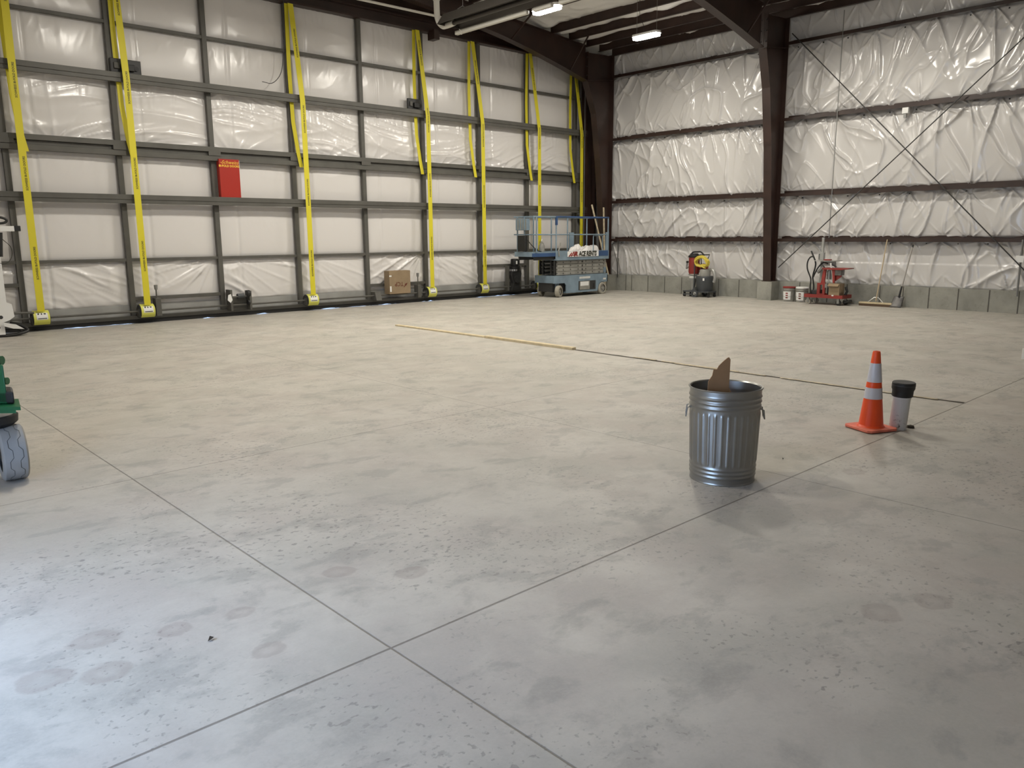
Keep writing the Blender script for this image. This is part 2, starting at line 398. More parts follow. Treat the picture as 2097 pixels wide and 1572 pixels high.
# ================================================================ STEEL
def column(y, label, zt=7.1):
    t = thing('steel_column', label, 'column', (XW-.3, y, .485), group='tapered steel columns along the side wall')
    O = t.location
    c_ = y > 15; XO = 19.55
    inner = [(19.30, .485), (19.22, 1.4), (18.98, 3.9), (18.76, 5.3), (18.36 if c_ else 18.5, 6.2)]; xt = inner[-1][0]
    MB(O).prism(inner+[(xt, 7.0), (XO, 7.05), (XO, .485)], 'y', y-.006, y+.006).build('web', 'steel', t)
    f = MB(O)
    for (x0, z0), (x1, z1) in zip(inner[:-1], inner[1:]):
        f.prism([(x0, z0), (x1, z1), (x1-.014, z1), (x0-.014, z0)], 'y', y-.11, y+.11)
    f.build('inner_flange', 'steel', t)
    MB(O).box(XO-.012, XO+.004, y-.11, y+.11, .485, 7.08).build('outer_flange', 'steel', t)
    s = MB(O); s.prism([(xt, 6.2), (XO, 6.33), (XO, 6.345), (xt, 6.215)], 'y', y-.105, y+.105); s.build('stiffener_plate', 'steel', t)
    MB(O).prism([(xt+.01, 6.22), (xt+.025, 6.22), (xt+.025, 7.0), (xt+.01, 7.0)], 'y', y-.105, y+.105).build('end_plate', 'steel', t)
    MB(O).box(19.25, XO+.03, y-.13, y+.13, .485, .505).build('base_plate', 'steel', t)
    for z in (6.35, 6.6, 6.85):
        for s_ in (-1, 1): MB(O).tube([(xt+.01, y+s_*.07, z), (xt-.02, y+s_*.07, z)], .016, 6).build('bolt', 'frame_dark', t)
    return t
column(16.47, 'brown tapered steel column in the corner behind the blue lift')
column(10.78, 'brown tapered steel column standing midway along the side wall')
column(3.86, 'brown tapered steel column past the right edge of the view')

def rafter(y, label):
    t = thing('roof_rafter', label, 'beam', (18.3, y, 6.9), group='brown steel rafters')
    O = t.location; bot = [(18.36, 6.20), (17.4, 6.44), (16.6, 6.62), (15.9, 6.77), (15.0, 6.93), (14.0, 7.07), (12.5, 7.24), (XL, 8.55)]
    top = [(XL, roof_z(XL)-.22), (18.36, roof_z(18.36)-.22)]
    MB(O).prism(bot+top, 'y', y-.006, y+.006).build('web', 'steel', t)
    f = MB(O)
    for (x0, z0), (x1, z1) in zip(bot[:-1], bot[1:]): f.prism([(x0, z0), (x1, z1), (x1, z1-.016), (x0, z0-.016)], 'y', y-.115, y+.115)
    f.build('bottom_flange', 'steel', t)
    f = MB(O).prism([top[0], top[1], (18.36, top[1][1]+.016), (XL, top[0][1]+.016)], 'y', y-.115, y+.115); f.build('top_flange', 'steel', t)
    for xb, xt, s_ in ((15.3, 15.42, -1), (17.62, 17.65, -1), (15.3, 15.42, 1)):
        zb = np.interp(xb, [p[0] for p in bot[::-1]], [p[1] for p in bot[::-1]])
        MB(O).tube([(xb, y+s_*.08, zb), (xt, y+s_*.75, roof_z(xt)-.2)], .025, 4).build('flange_brace', 'steel', t)
    return t
rafter(16.47, 'brown rafter over the hangar door meeting the corner column')
rafter(10.78, 'brown rafter reaching up left from the middle column')
rafter(3.86, 'brown rafter above the frame nearest the viewer')
rafter(-2.0, 'brown rafter behind the viewer')

# girts, split at the columns
gl = {0: 'lowest', 1: 'second lowest', 2: 'third', 3: 'topmost'}
for (y0, y1, where) in ((10.9, 16.36, 'between the corner and middle columns'), (3.96, 10.66, 'right of the middle column'), (YB, 3.74, 'outside the right edge of the view')):
    for gi, z in enumerate(GIRTS):
        b = MB(((XW-.1), (y0+y1)/2, z))
        b.box(XW-.235, XW-.0, y0, y1, z-.004, z+.004); b.box(XW-.235, XW-.229, y0, y1, z-.075, z); b.box(XW-.01, XW, y0, y1, z, z+.07)
        b.box(XW-.215, XW-.2095, y0, y0+.0, z, z) if False else None
        o = b.build('wall_girt', 'steel', loc=((XW-.1), (y0+y1)/2, z))
        tag(o, 'brown steel girt, %s one on the wall %s' % (gl[gi], where), 'girt', 'horizontal wall girts')
# girt laps that show in front of the columns
# purlins
def purlin_seg(x, y0, y1, label):
    zt = roof_z(x)+.0
    O = (x, (y0+y1)/2, zt-.2); b = MB(O)
    b.box(x-.004, x+.004, y0, y1, zt-.215, zt+.02); b.box(x-.07, x, y0, y1, zt-.221, zt-.214)
    tag(b.build('roof_purlin', 'steel', loc=O), label, 'purlin', 'roof purlins')
ordn = ['eave', 'second', 'third', 'fourth', 'fifth', 'sixth', 'seventh', 'eighth', 'ninth', 'tenth', 'eleventh', 'twelfth', '13th', '14th', '15th', '16th', '17th', '18th']
for i, x in enumerate(PX[:11]):
    for y0, y1, wh in ((10.78, 16.47, 'bay by the hangar door'), (3.86, 10.78, 'bay right of the middle column')):
        nm = 'brown eave purlin' if i == 0 else '%s brown roof purlin in from the side wall,' % ordn[i]
        purlin_seg(x, y0, y1, nm+' '+wh)

# tension rods on the side wall
def sc(y, z, x): k = x/XW; return (x, y*k, EYE+(z-EYE)*k)
for a, c, lb in (((10.70, 6.72), (4.05, -.02+.1), 'dark brace rod sloping down right across the side wall'), ((3.95, 7.15), (10.72, .84), 'dark brace rod sloping down left to the foot of the middle column')):
    p0, p1 = sc(*a, 19.44 if 'right' in lb else 19.40), sc(*c, 19.44 if 'right' in lb else 19.40)
    p1 = (p1[0], p1[1], max(p1[2], .6)) if 'right' in lb else p1
    if 'right' in lb:
        q = sc(5.0, .93, 19.44); dy = (q[1]-p0[1]); k = (4.1-p0[1])/dy; p1 = (19.44, 4.1, p0[2]+(q[2]-p0[2])*k)
        p1 = (19.44, 4.35, p0[2]+(q[2]-p0[2])*((4.35-p0[1])/dy))
    mid = tuple((u+v)/2 for u, v in zip(p0, p1)); b = MB(mid); b.tube([p0, p1], .013, 8)
    tag(b.build('brace_rod', 'frame_dark', loc=mid), lb, 'rod', 'crossed tension rods')

# ================================================================ HANGAR DOOR
door = thing('door_1', None, None, (11, YD, 0), kind='structure')
O = door.location
STX = [3.41, 5.36, 7.25, 9.14, 11.03, 12.87, 14.80, 16.65, 18.73]
STALL = [-.4, 1.5]+STX
for x in STALL:
    z1 = 6.9
    MB(O).box(x-.048, x+.048, YD, YD+.10, .1, z1).build('stile', 'frame', door)
def rail(z, h, y0, y1, x0=XL+.1, x1=18.93, name='rail'): return MB(O).box(x0, x1, y0, y1, z-h/2, z+h/2).build(name, 'frame', door, bevel=.004)
rail(5.83, .065, YD+.01, YD+.08); rail(1.29, .06, YD+.01, YD+.08)
for x0, x1, z in ((1.5, 3.41, .87), (5.36, 7.25, .5), (11.03, 12.87, .5), (14.80, 16.65, .87)): rail(z, .07, YD+.01, YD+.08, x0, x1)
def truss_rail(z):       # deep rail standing proud of the door
    MB(O).box(XL+.1, 19.1, YD-.16, YD-.07, z-.01, z+.09).build('rail', 'frame', door, bevel=.006)
    MB(O).box(XL+.1, 19.1, YD-.15, YD-.085, z-.085, z-.012).build('rail', 'frame', door, bevel=.004)
    for x in STX: MB(O).box(x-.03, x+.03, YD-.09, YD+.01, z-.03, z+.05).build('rail_bracket', 'frame', door)
truss_rail(4.80); truss_rail(2.49)
rail(3.57, .10, YD-.09, YD+.03, name='hinge_rail'); rail(3.385, .10, YD-.09, YD+.03, name='hinge_rail'); rail(3.475, .085, YD-.03, YD+.02, name='hinge_rail')
for x in STX:
    MB(O).box(x-.13, x+.13, YD-.105, YD-.085, 3.44, 3.53).build('hinge', 'frame', door)
MB(O).box(XL+.1, 19.0, YD-.06, YD+.08, .085, .155).build('bottom_rail', 'frame', door, bevel=.004)
MB(O).box(XL+.1, 19.0, YD+.10, YD+.14, .13, .37).build('kick_panel', 'sheet', door)
# rubber seal with a wavy lower edge, daylight shows in slivers below it
n_ = 420; xsn = np.linspace(XL, 19.1, n_); gap = .018*np.clip((vn(xsn*2.3, xsn*0, 44)-.45)*3, 0, 1)*np.clip(vn(xsn*9, xsn*0, 45)*1.7-.3, 0, 1)
P = np.zeros((2, n_, 3)); P[0] = np.stack([xsn, np.full(n_, YD-.03), .0005+gap], -1); P[1] = np.stack([xsn, np.full(n_, YD-.03), np.full(n_, .088)], -1)
seal = MB(O); seal.grid(P); P2 = P.copy(); P2[:, :, 1] += .03; seal.grid(P2[:, ::-1]); seal.build('rubber_seal', 'black', door)
# vinyl liner in each cell of the door
ux = np.arange(1.4, 19.0, .026); uz = np.arange(.36, 6.98, .026)
GX, GZ = np.meshgrid(ux, uz, indexing='ij')
zl = [.36, 1.29, 2.49, 3.475, 4.80, 5.83, 7.0]; wrk = [1.0, .10, .22, 1.0, .18, .35]
D = np.zeros_like(GX)
for bi in range(6):
    z0, z1 = zl[bi], zl[bi+1]
    for ci in range(len(STALL)-1):
        x0, x1 = STALL[ci], STALL[ci+1]; m = (GX >= x0) & (GX <= x1) & (GZ >= z0) & (GZ <= z1)
        if not m.any(): continue
        x = GX[m]; z = GZ[m]; s_ = (x-x0)/(x1-x0); t = (z-z0)/(z1-z0); k = wrk[bi]; sd = bi*20+ci
        full = .075*np.clip(4*s_*(1-s_), 0, 1)**.3*np.clip(4*t*(1-t), 0, 1)**.38
        if bi == 3:      # horizontal sags fanning from the lower corners
            wv = z+.35*(s_-.5)**2*(1 if ci % 2 else -1)+.12*vn(x*1.1, z*1.1, sd)
            full += .042*k*ridge(wv*5.5+.7*vn(x*1.5, z*1.5, sd+1), x*.55, sd+2, 3)*np.clip(1.25-t, 0, 1)
            full += .03*ridge((z+.3*np.sin(s_*2.5+ci))*11+.8*vn(x*1.5, z*1.5, sd+4), x*.9, sd+13, 6)*np.clip(vn(x*1.0, z*1.4, sd+14)*2.2-.5, 0, 1)
            fan = np.arctan2(s_-.1-.5*(ci % 3)/3, t+.03); full += .035*np.exp(-t*3.5)*(1-np.abs(np.sin(fan*7)))**2
        elif bi == 0:    # diagonal draws from top to the lower stile
            q = z*1.0+x*(.55 if ci % 3 else -.5); full += .045*k*ridge(q*4+.8*vn(x*.8, z*.8, sd), (x-z)*.7, sd+3, 4)*np.clip(vn(x*.9, z*.9, sd+4)*2-.4, 0, 1)
            full += .03*ridge(z*7+.4*vn(x, z, sd), x*.7, sd+5, 3)*np.exp(-t*5)
            fn = np.arctan2(1-t+.02, (s_-.12 if ci % 3 else .95-s_)*1.6); full += .05*(1-np.abs(np.sin(fn*11+ci)))**5*np.exp(-((1-t)/.75)**2)*np.clip(s_*1.4, 0, 1)*(.4+vn(x*1.7, z*1.7, sd+9))
            full += .02*ridge((z*.9+x*.45)*9+.6*vn(x*1.3, z*1.3, sd+2), (x-z)*1.1, sd+11, 7)*np.clip(vn(x*1.2, z*1.2, sd+12)*2.2-.6, 0, 1)
        else:
            q = x*(.8 if ci % 2 else 1)+z*.45*(1 if bi % 2 else -1)
            full += .03*k*ridge(q*6+.8*vn(x, z, sd), z*1.1, sd+6, 4)*np.clip(t*2-.9, 0, 1)*1.5+.016*k*ridge(q*3, z*3, sd+8, 3)
        seam = np.exp(-((x-x0-.5)/.03)**2)*.018; full -= seam
        # puckers just under the top rail
        full += .05*np.exp(-(1-t)*5.5)*(1-np.exp(-(1-t)*30))*ridge(x*7+(1-t)*(s_-.5)*5, t*.5, sd+15, 2.5)*np.clip(vn(x*1.1, z*0, sd+7)*2-.35, 0, 1)*(1 if bi >= 3 else .25)
        D[m] = full*np.clip(np.minimum(s_, 1-s_)/.03, .25, 1)
grid_obj('insulation_liner', 'vinyl_door', np.stack([GX-O.x, YD+.16-D-O.y, GZ], -1), door)
MB(O).box(XL, 19.1, YD+.2, YD+.24, .1, 7.0).build('outer_sheeting', 'sheet', door)

# header above the door and jambs at its right end
hd = MB(); hd.box(XL+.02, XW-.1, YD-.02, YD+.1, 6.82, 7.1); hd.box(XL, XW-.1, YD-.12, YD-.02, 6.82, 6.86); hd.box(XL, XW-.1, YD-.12, YD-.02, 7.06, 7.1)
ho = hd.build('door_header', 'steel'); tag(ho, 'long dark brown header beam above the hangar door', 'beam')
MB().prism([(XL, 7.1), (XW-.1, 7.1), (XW-.1, 7.3), (XL, 9.2)], 'y', YD+.05, YD+.1).build('gable_plate', 'steel', bpy.data.objects['wall_front'])
bk = MB(); bk.box(13.05, 13.22, YD-.32, YD-.05, 6.63, 6.86); bk.build('bracket', 'steel', ho)
j = thing('door_jamb', 'dark brown jamb column at the right end of the hangar door', 'column', (19.2, 17.1, 0))
MB(j.location).box(19.02, 19.06, 16.98, 17.2, 0, 6.85).build('flange', 'steel', j)
MB(j.location).box(19.06, 19.42, 17.08, 17.10, 0, 6.85).build('web', 'steel', j)
MB(j.location).box(19.42, 19.46, 16.98, 17.2, 0, 6.85).build('flange', 'steel', j)
MB(j.location).box(19.46, 19.7, 17.15, 17.2, 0, 6.85).build('closure_plate', 'steel', j)
tg = MB((18.99, 17.0, 0)); tg.tube([(18.985, 17.02, .3), (18.985, 17.02, 6.7)], .014, 6)
tag(tg.build('guide_rail', 'greymetal', loc=(18.99, 17.0, 0)), 'thin grey guide rail beside the rightmost yellow strap', 'rail')

# ---------------------------------------------------------------- lift straps
def strap(xt, xb, z_bot, label):
    t = thing('lift_strap', label, 'strap', (xb, YD-.28, 0), group='yellow lift straps on the door')
    O = t.location; W = .125
    front = [(xt+.0, YD-.16, 6.80), ((xt+xb)/2+.0, YD-.22, 5.7), (xb, YD-.25, 4.75), (xb, YD-.27, z_bot)]
    MB(O).ribbon(front, (W, 0, 0), (0, .006, 0)).build('front_webbing', 'yellow', t)
    back = [(xt-.07, YD-.1, 6.80), (xt-.06, YD-.055, 5.5), (xt-.03, YD-.05, 4.3), (xt+.02, YD-.12, 3.62), (xt+.07, YD-.14, 3.30)]
    MB(O).ribbon(back, (W*.75, 0, 0), (0, .006, 0)).build('rear_webbing', 'yellow', t)
    V, F = text('SCHWEISS BI-FOLD DOORS', .058, bold=.0015)
    z = 6.3-rnd.random()*.5
    while z > z_bot+.35:
        zz_ = [p[2] for p in front[::-1]]; fx = lambda q: np.interp(q, zz_, [p[0] for p in front[::-1]]); fy = lambda q: np.interp(q, zz_, [p[1] for p in front[::-1]])
        MB(O).raw(V, F, lambda p: (fx(z+p[0]*.85)-p[1]*.9+.012, fy(z+p[0]*.85)-.0045, z+p[0]*.85)).build('lettering', 'ink', t); z -= 1.62
    return t
dn = ['yellow lift strap nearest the left edge of the picture', 'yellow lift strap left of the red box', 'yellow lift strap between the red box and the cardboard box',
      'yellow lift strap just right of the cardboard box', 'yellow lift strap between the cardboard box and the blue lift', 'yellow lift strap dropping behind the blue lift platform', 'yellow lift strap at the right end beside the corner column']
SX = [(3.64, 3.62), (5.50, 5.545), (9.18, 9.31), (12.64, 12.84), (14.45, 14.70), (16.60, 16.88), (18.45, 18.72)]
for (a, c), lb in zip(SX, dn):
    strap(a, c, .38 if c < 18 else .38, lb)
drum0 = None
dl = ['nearest the left edge', 'beside the lever left of the red box', 'between the dark winch frame and the cardboard box', 'just right of the cardboard box', 'left of the dark hydraulic motor', 'half hidden behind the blue lift', 'hidden at the far right behind the blue lift']
for (a, x), lb in zip(SX, dl):
    if drum0 is None:
        t = thing('strap_drum', '', 'strap drum', (x, YD-.15, 0), group='strap drums along the door foot')
        n = 24; lab = MB()
        pr = [(.142, -.135), (.142, .135)]
        k = 0; pts = []
        for j in range(15):
            th = -1.0+j*(2.75/14); pts.append((-.145*math.cos(th), .250+.145*math.sin(th)))
        cov = MB(); k = 0
        for s_ in (-.135, .135):
            for (y, z) in pts: cov.v.append((s_, y, z))
        for j in range(14): cov.f.append((j, j+1, 15+j+1, 15+j))
        cov.build('cover', 'yellowlab', t)
        st = MB()
        for s_ in (-.09, .10):
            for j in range(7):
                th = -.15+j*(.9/6); st.v.append((s_, -.148*math.cos(th), .250+.148*math.sin(th)))
        for j in range(6): st.f.append((j, j+1, 7+j+1, 7+j))
        st.build('white_sticker', 'white', t)
        for k, pl in enumerate(([(-.07, .015), (-.055, .03), (-.035, .02), (-.045, -.005), (-.065, -.015)], [(-.012, .02), (.004, .028), (.012, .004), (.002, -.014), (-.014, -.006)], [(.03, .008), (.05, .026), (.078, .012), (.07, -.004), (.045, -.008)], [(-.07, -.078), (-.07, -.092), (.08, -.092), (.08, -.078)])):
            ik = MB(); ik.v = [(x, -.1502*math.cos(.55+z*6.6), .250+.1502*math.sin(.55+z*6.6)) for x, z in pl]; ik.f = [tuple(range(len(pl)))]; ik.build('warning_print', 'ink', t)
        MB().lathe([(.001, -.125), (.105, -.125), (.105, .125), (.001, .125)], 24, (0, 0, .250), (1, 0, 0)).build('drum', 'black', t)
        for s_ in (-1, 1):
            MB().lathe([(.001, -.006), (.13, -.006), (.13, .006), (.001, .006)], 24, (s_*.14, 0, .250), (1, 0, 0)).build('end_disc', 'frame_dark', t)
            MB().prism([(-.10, .135), (.10, .135), (.06, .3), (-.06, .3)], 'x', s_*.148, s_*.156).build('bearing_plate', 'frame', t)
        drum0 = t
    else:
        t = copy_tree(drum0); t.location = (x, YD-.15, 0)
    t['label'] = 'yellow-labelled strap drum at the door foot, '+lb
# drive shaft
MB((9, YD-.15, .250)).tube([(XL+.2, YD-.15, .250), (18.9, YD-.15, .250)], .02, 10)
sh = MB((9, YD-.15, .250)).tube([(XL+.2, YD-.15, .250), (18.9, YD-.15, .250)], .02, 10).build('drive_shaft', 'frame', loc=(9, YD-.15, .250))
tag(sh, 'long thin grey drive shaft running along the door foot through the drums', 'shaft')
def plate_stand(name, x0, x1, z1, label, cat, mt='frame'):
    o = MB(((x0+x1)/2, YD-.15, .135)).prism([(YD-.26, .135), (YD, .135), (YD, z1), (YD-.19, z1)], 'x', x0, x1).build(name, mt, loc=((x0+x1)/2, YD-.15, .135))
    return tag(o, label, cat)
plate_stand('shaft_bearing', 11.08, 11.24, .34, 'small grey shaft bearing block left of the cardboard box', 'bearing')
# levers
for x, lb, zb in ((5.78, 'grey release lever standing beside the second strap drum', .5), (12.46, 'grey release lever between the cardboard box and the strap drum', .46)):
    t = thing('release_lever', lb, 'lever', (x, YD-.12, .135), group='release levers on the door')
    L = MB(); L.box(-.05, .06, -.09, .09, 0, zb-.135); L.build('bracket', 'frame', t, bevel=.004)
    MB().tube([(.0, -.02, zb-.14), (.0, -.02, .56)], .014, 8).build('rod', 'frame', t)
    MB().lathe([(.001, .53), (.03, .54), (.036, .60), (.036, .635), (.001, .64)], 12, (0, -.02, 0)).build('knob', 'greymetal', t)

# winch frame
t = thing('winch_frame', 'dark steel winch frame with gears between two uprights at the door foot', 'winch', (7.52, YD-.15, .135))
for x, z1 in ((-.20, .46), (.24, .42)): MB().box(x-.025, x+.025, -.12, .12, 0, z1).build('side_plate', 'frame', t, bevel=.004)
MB().box(-.2, .24, .05, .1, .0, .28).build('back_plate', 'frame', t)
MB().lathe([(.001, -.08), (.055, -.08), (.055, .07), (.001, .07)], 16, (.05, -.03, .31), (1, 0, 0)).build('motor', 'tank', t)
MB().lathe([(.001, -.03), (.075, -.03), (.075, .03), (.001, .03)], 16, (.2, -.08, .36), (1, 0, 0)).build('sprocket', 'black', t)
MB().lathe([(.001, -.02), (.06, -.02), (.06, .02), (.001, .02)], 16, (.2, -.08, .16), (1, 0, 0)).build('sprocket', 'black', t)
MB().tube([(-.22, -.06, .3), (.26, -.06, .3)], .018, 8).build('axle', 'frame', t)
MB().prism([(-.30, .24), (-.235, .18), (-.19, .24), (-.22, .37), (-.28, .35)], 'y', -.14, -.13).build('tag_sheet', 'white', t)

# hydraulic drive
t = thing('door_drive_motor', 'black upright motor on a dark gearbox at the door foot left of the blue lift', 'motor', (15.93, YD-.18, .135))
MB().lathe([(.001, .70), (.10, .70), (.11, .72), (.11, .90), (.10, .92), (.001, .925)], 20).build('motor', 'black', t)
f = MB()
for k in range(14):
    a = 2*PI*k/14; f.box(-.004+.11*math.cos(a), .004+.11*math.cos(a), -.004+.11*math.sin(a), .004+.11*math.sin(a), .72, .9)
f.build('cooling_fins', 'black', t)
MB().box(.09, .15, -.06, .06, .75, .88).build('terminal_box', 'black', t, bevel=.006)
MB().box(-.05, -.0, -.118, -.108, .77, .86).build('data_plate', 'white', t)
MB().lathe([(.15, .62), (.16, .64), (.16, .70), (.001, .705)], 20).build('flange', 'black', t)
MB().lathe([(.001, .50), (.05, .50), (.05, .62), (.001, .62)], 16).build('coupling', 'silver', t)
MB().prism([(-.16, .56), (.2, .56), (.22, .48), (.12, .22), (.2, .0), (-.18, .0), (-.1, .22), (-.19, .45)], 'y', -.07, .07).build('gearbox', 'frame_dark', t, bevel=.01)
MB().lathe([(.001, -.03), (.11, -.03), (.11, .03), (.001, .03)], 20, (0, -.1, .33), (0, 1, 0)).build('gear_cover', 'frame_dark', t)
for x in (-.24, .24): MB().box(x-.03, x+.03, .0, .12, 0, .72).build('mounting_plate', 'frame', t)

# red box on the door
t = thing('control_box', 'flat red box with yellow lettering mounted high on the door frame', 'box', (7.53, YD-.07, 2.97))
MB().box(-.22, .23, -.07, .06, -.42, .41).build('body', 'redbox', t, bevel=.006)
MB().box(.23, .238, -.06, .06, -.42, .39).build('lid_edge', 'white', t)
L = MB(); V, F = text('Schweiss', .105, shear=.35); L.raw(V, F, lambda p: (p[0]+.02, -.0725, p[1]+.34))
V, F = text('BI-FOLD DOORS', .062, bold=.002); L.raw(V, F, lambda p: (p[0], -.0725, p[1]+.265))
L.raw(*text('-', .12), lambda p: (p[0]-.17, -.0725, p[1]+.345)); L.build('lettering', 'gold', t)

# dark latch boxes on the upper rail
for x0, x1, lb in ((5.33, 5.90, 'dark latch box on the upper rail behind the second strap'), (12.36, 12.8, 'dark latch box on the upper rail beside the fourth strap')):
    t = thing('latch_box', lb, 'box', ((x0+x1)/2, YD-.03, 4.89), group='latch boxes on the door'); w2 = (x1-x0)/2
    MB().box(-w2, w2, -.04, .02, 0, .27).build('back_plate', 'frame_dark', t, bevel=.01)
    MB().box(-w2*.3, w2*.5, -.11, -.04, .05, .17).build('roller_arm', 'black', t, bevel=.01)
    MB().lathe([(.001, -.01), (.045, -.01), (.045, .02), (.001, .02)], 14, (w2*.65, -.06, .11), (0, 1, 0)).build('roller', 'black', t)
    MB().box(-w2*.8, -w2*.45, -.075, -.04, .08, .19).build('bracket', 'frame', t, bevel=.004)

# hanging cable
pts = bezier([(8.97, 16.9, 6.9), (8.94, 16.9, 6.2), (8.90, 16.9, 5.7), (8.81, 16.9, 5.28), (8.60, 16.9, 5.05), (8.36, 16.9, 5.05)], 8)
O = pts[0]; tag(MB(O).tube(pts, .008, 6).build('hanging_cable', 'frame_dark', loc=O), 'thin dark cable hanging in front of the upper door and curling left', 'cable')
# conduit along the header
O = Vector((6, 16.28, 6.92)); tag(MB(O).tube([(-2, 16.28, 6.90), (12.6, 16.28, 7.0), (13.3, 16.28, 6.99)], .03, 8).build('gas_pipe', 'heatwhite', loc=O), 'pale pipe running along the dark rafter above the door', 'pipe')

# cardboard box on the drive shaft
t = thing('cardboard_box', 'plain brown cardboard box with an upside-down logo resting on the door foot', 'box', (11.79, YD-.155, .272), rz=0)
MB().box(-.325, .325, -.13, .11, .0, .585).build('carton', 'card', t, bevel=.006)
L = MB(); V, F = text('TCP', .15, bold=.002); L.raw(V, F, lambda p: (-p[0]-.03, -.1315, -p[1]+.250))
L.prism([(.12, .17), (.2, .21), (.23, .27), (.16, .250)], 'y', -.132, -.1305); L.prism([(.10, .16), (.13, .16), (.2, .250), (.18, .24)], 'y', -.132, -.1305)
L.build('printed_logo', 'cardink', t)
MB().box(-.328, -.26, -.133, -.129, .44, .475).build('tape', 'white', t); MB().box(-.315, -.27, -.133, -.129, .06, .2).build('shipping_label', 'white', t)
MB().box(-.02, .02, -.132, .112, .583, .588).build('seam_tape', 'card2', t)

# ================================================================ RADIANT HEATER
t = thing('radiant_heater', 'long radiant tube heater hung below the roof, pale tube under a dark hood', 'heater', (11.65, 14.5, 6.2))
hood = [(-.33, .06), (-.15, .30), (.15, .30), (.33, .06), (.315, .06), (.14, .285), (-.14, .285), (-.315, .06)]
MB().prism(hood, 'y', -9.0, 0).build('hood', 'heater', t)
MB().prism(hood[:4], 'y', -.01, 0).build('end_cap', 'heater', t)
MB().box(.25, .34, -2.2, .1, -.05, .03).build('wire_channel', 'heatwhite', t, bevel=.01)
MB().box(.25, .34, -2.9, -2.4, -.05, .03).build('wire_channel', 'heatwhite', t, bevel=.01)
MB().box(.25, .34, -4.6, -3.1, -.05, .03).build('wire_channel', 'heatwhite', t, bevel=.01)
el = bezier([(-.05, -.25, .09), (-.05, .02, .08), (-.07, .14, .10), (-.13, .2, .22), (-.15, .22, .5), (-.15, .22, 1.7)], 8)
MB().tube(el, .065, 14).build('flue_elbow', 'heatwhite', t)
MB().tube([(-.15, .22, .62), (-.15, .22, .68)], .078, 14).build('flue_collar', 'heatwhite', t)
MB().tube([(-.05, -9, .09), (-.05, -.2, .09)], .05, 12).build('burner_tube', 'heater', t)
for y in (-.5, -3.5, -6.5):
    h = MB(); h.tube([(0, y, .38), (0, y, 1.6)], .006, 5); h.tube([(-.15, y, .30), (0, y, .40), (.15, y, .30)], .008, 5); h.build('hanger_wire', 'greymetal', t)
MB().tube(bezier([(.14, -.2, .0), (.17, -.25, -.07), (.2, -.2, -.1), (.19, -.16, -.06)], 5), .008, 5).build('loose_wire', 'heatwhite', t)

# ================================================================ CEILING LIGHTS
def light_proto():
    t = thing('high_bay_light', '', 'ceiling light', (0, 0, 6.9), group='long white high bay lights')
    n = 10; out = []
    for cy, sgn in ((.30, 1), (-.30, -1)):
        for k in range(n+1):
            a = (-PI/2+PI*k/n) if sgn < 0 else (PI/2+PI*k/n)
            a = (0+PI*k/n) if sgn > 0 else (PI+PI*k/n)
            out.append((.125*math.cos(a), cy+.10*math.sin(a)))
    MB().prism(out, 'z', 0, .05).build('housing', 'white', t)
    MB().prism([(x*.92, y*.96) for x, y in out], 'z', -.055, -.001).build('lens', 'lens', t)
    for y in (-.3, .3): MB().tube([(0, y, .05), (0, y, .95)], .004, 5).build('hanger_wire', 'greymetal', t)
    ld = bpy.data.lights.new('led_array', 'AREA'); ld.shape = 'RECTANGLE'; ld.size = .2; ld.size_y = .7; ld.energy = LAMP_POWER; ld.color = LAMP_COLOR; ld.spread = math.radians(180)
    lo = bpy.data.objects.new('led_array', ld); COL.objects.link(lo); lo.parent = t; lo.location = (0, 0, -.06)
    MB().tube(bezier([(0, .1, .05), (.03, .12, .25), (-.02, .2, .5), (0, .22, .95)], 5), .006, 5).build('power_cord', 'black', t)
    return t
lp = None; LX = (2.55, 6.0, 9.45, 12.91, 16.37)
for (y, yn) in ((12.7, 'the bay by the hangar door'), (7.5, 'the middle bay')):
    for xi, x in enumerate(LX):
        if (y < 10 and xi % 2) or (y > 10 and xi == 0): continue
        if lp is None: lp = light_proto(); t = lp
        else: t = copy_tree(lp)
        t.location = (x, y, 6.5)
        if y > 10 and xi == 4: t['label'] = 'glowing long ceiling light nearest the side wall, right of the other visible one'
        elif y > 10 and xi == 3: t['label'] = 'glowing long ceiling light left of the other visible one, beside the heater'
        else: t['label'] = 'long ceiling light in %s, %s from the side wall' % (yn, ['fifth', 'fourth', 'third', 'second', 'first'][xi])

# ================================================================ WALL FITTINGS
O = Vector((19.55, 9.30, 1.6)); tag(MB(O).tube([(19.50, 9.26, 6.95), (19.50, 9.26, 1.62)], .011, 6).build('wall_conduit', 'greymetal', loc=O), 'thin grey conduit dropping down the side wall above the red cart', 'conduit')
t = thing('hanging_conduit', 'short grey conduit with a white box hanging below the lowest girt at the right edge', 'conduit', (19.5, 5.02, .38))
MB().tube([(0, 0, 0), (0, 0, 1.2)], .022, 8).build('conduit', 'greymetal', t)
MB().box(-.05, .03, -.07, .09, .72, .86).build('junction_box', 'white', t, bevel=.006)
t = thing('hanging_conduit', 'short dark rod with a small fitting hanging below the lowest girt beside the corner column', 'conduit', (19.5, 16.04, .40))
MB().tube([(0, 0, 0), (0, 0, 1.18)], .013, 8).build('rod', 'frame_dark', t)
MB().box(-.03, .03, -.03, .04, .5, .6).build('fitting', 'greymetal', t)
O = Vector((19.5, 7.66, 4.42)); t = thing('junction_box', 'small white box fixed under the third girt right of the middle column', 'box', O)
MB().box(-.04, .06, -.08, .06, .0, .13).build('cover', 'white', t, bevel=.006); MB().box(-.02, .05, -.03, .03, -.09, 0).build('bracket', 'greymetal', t)

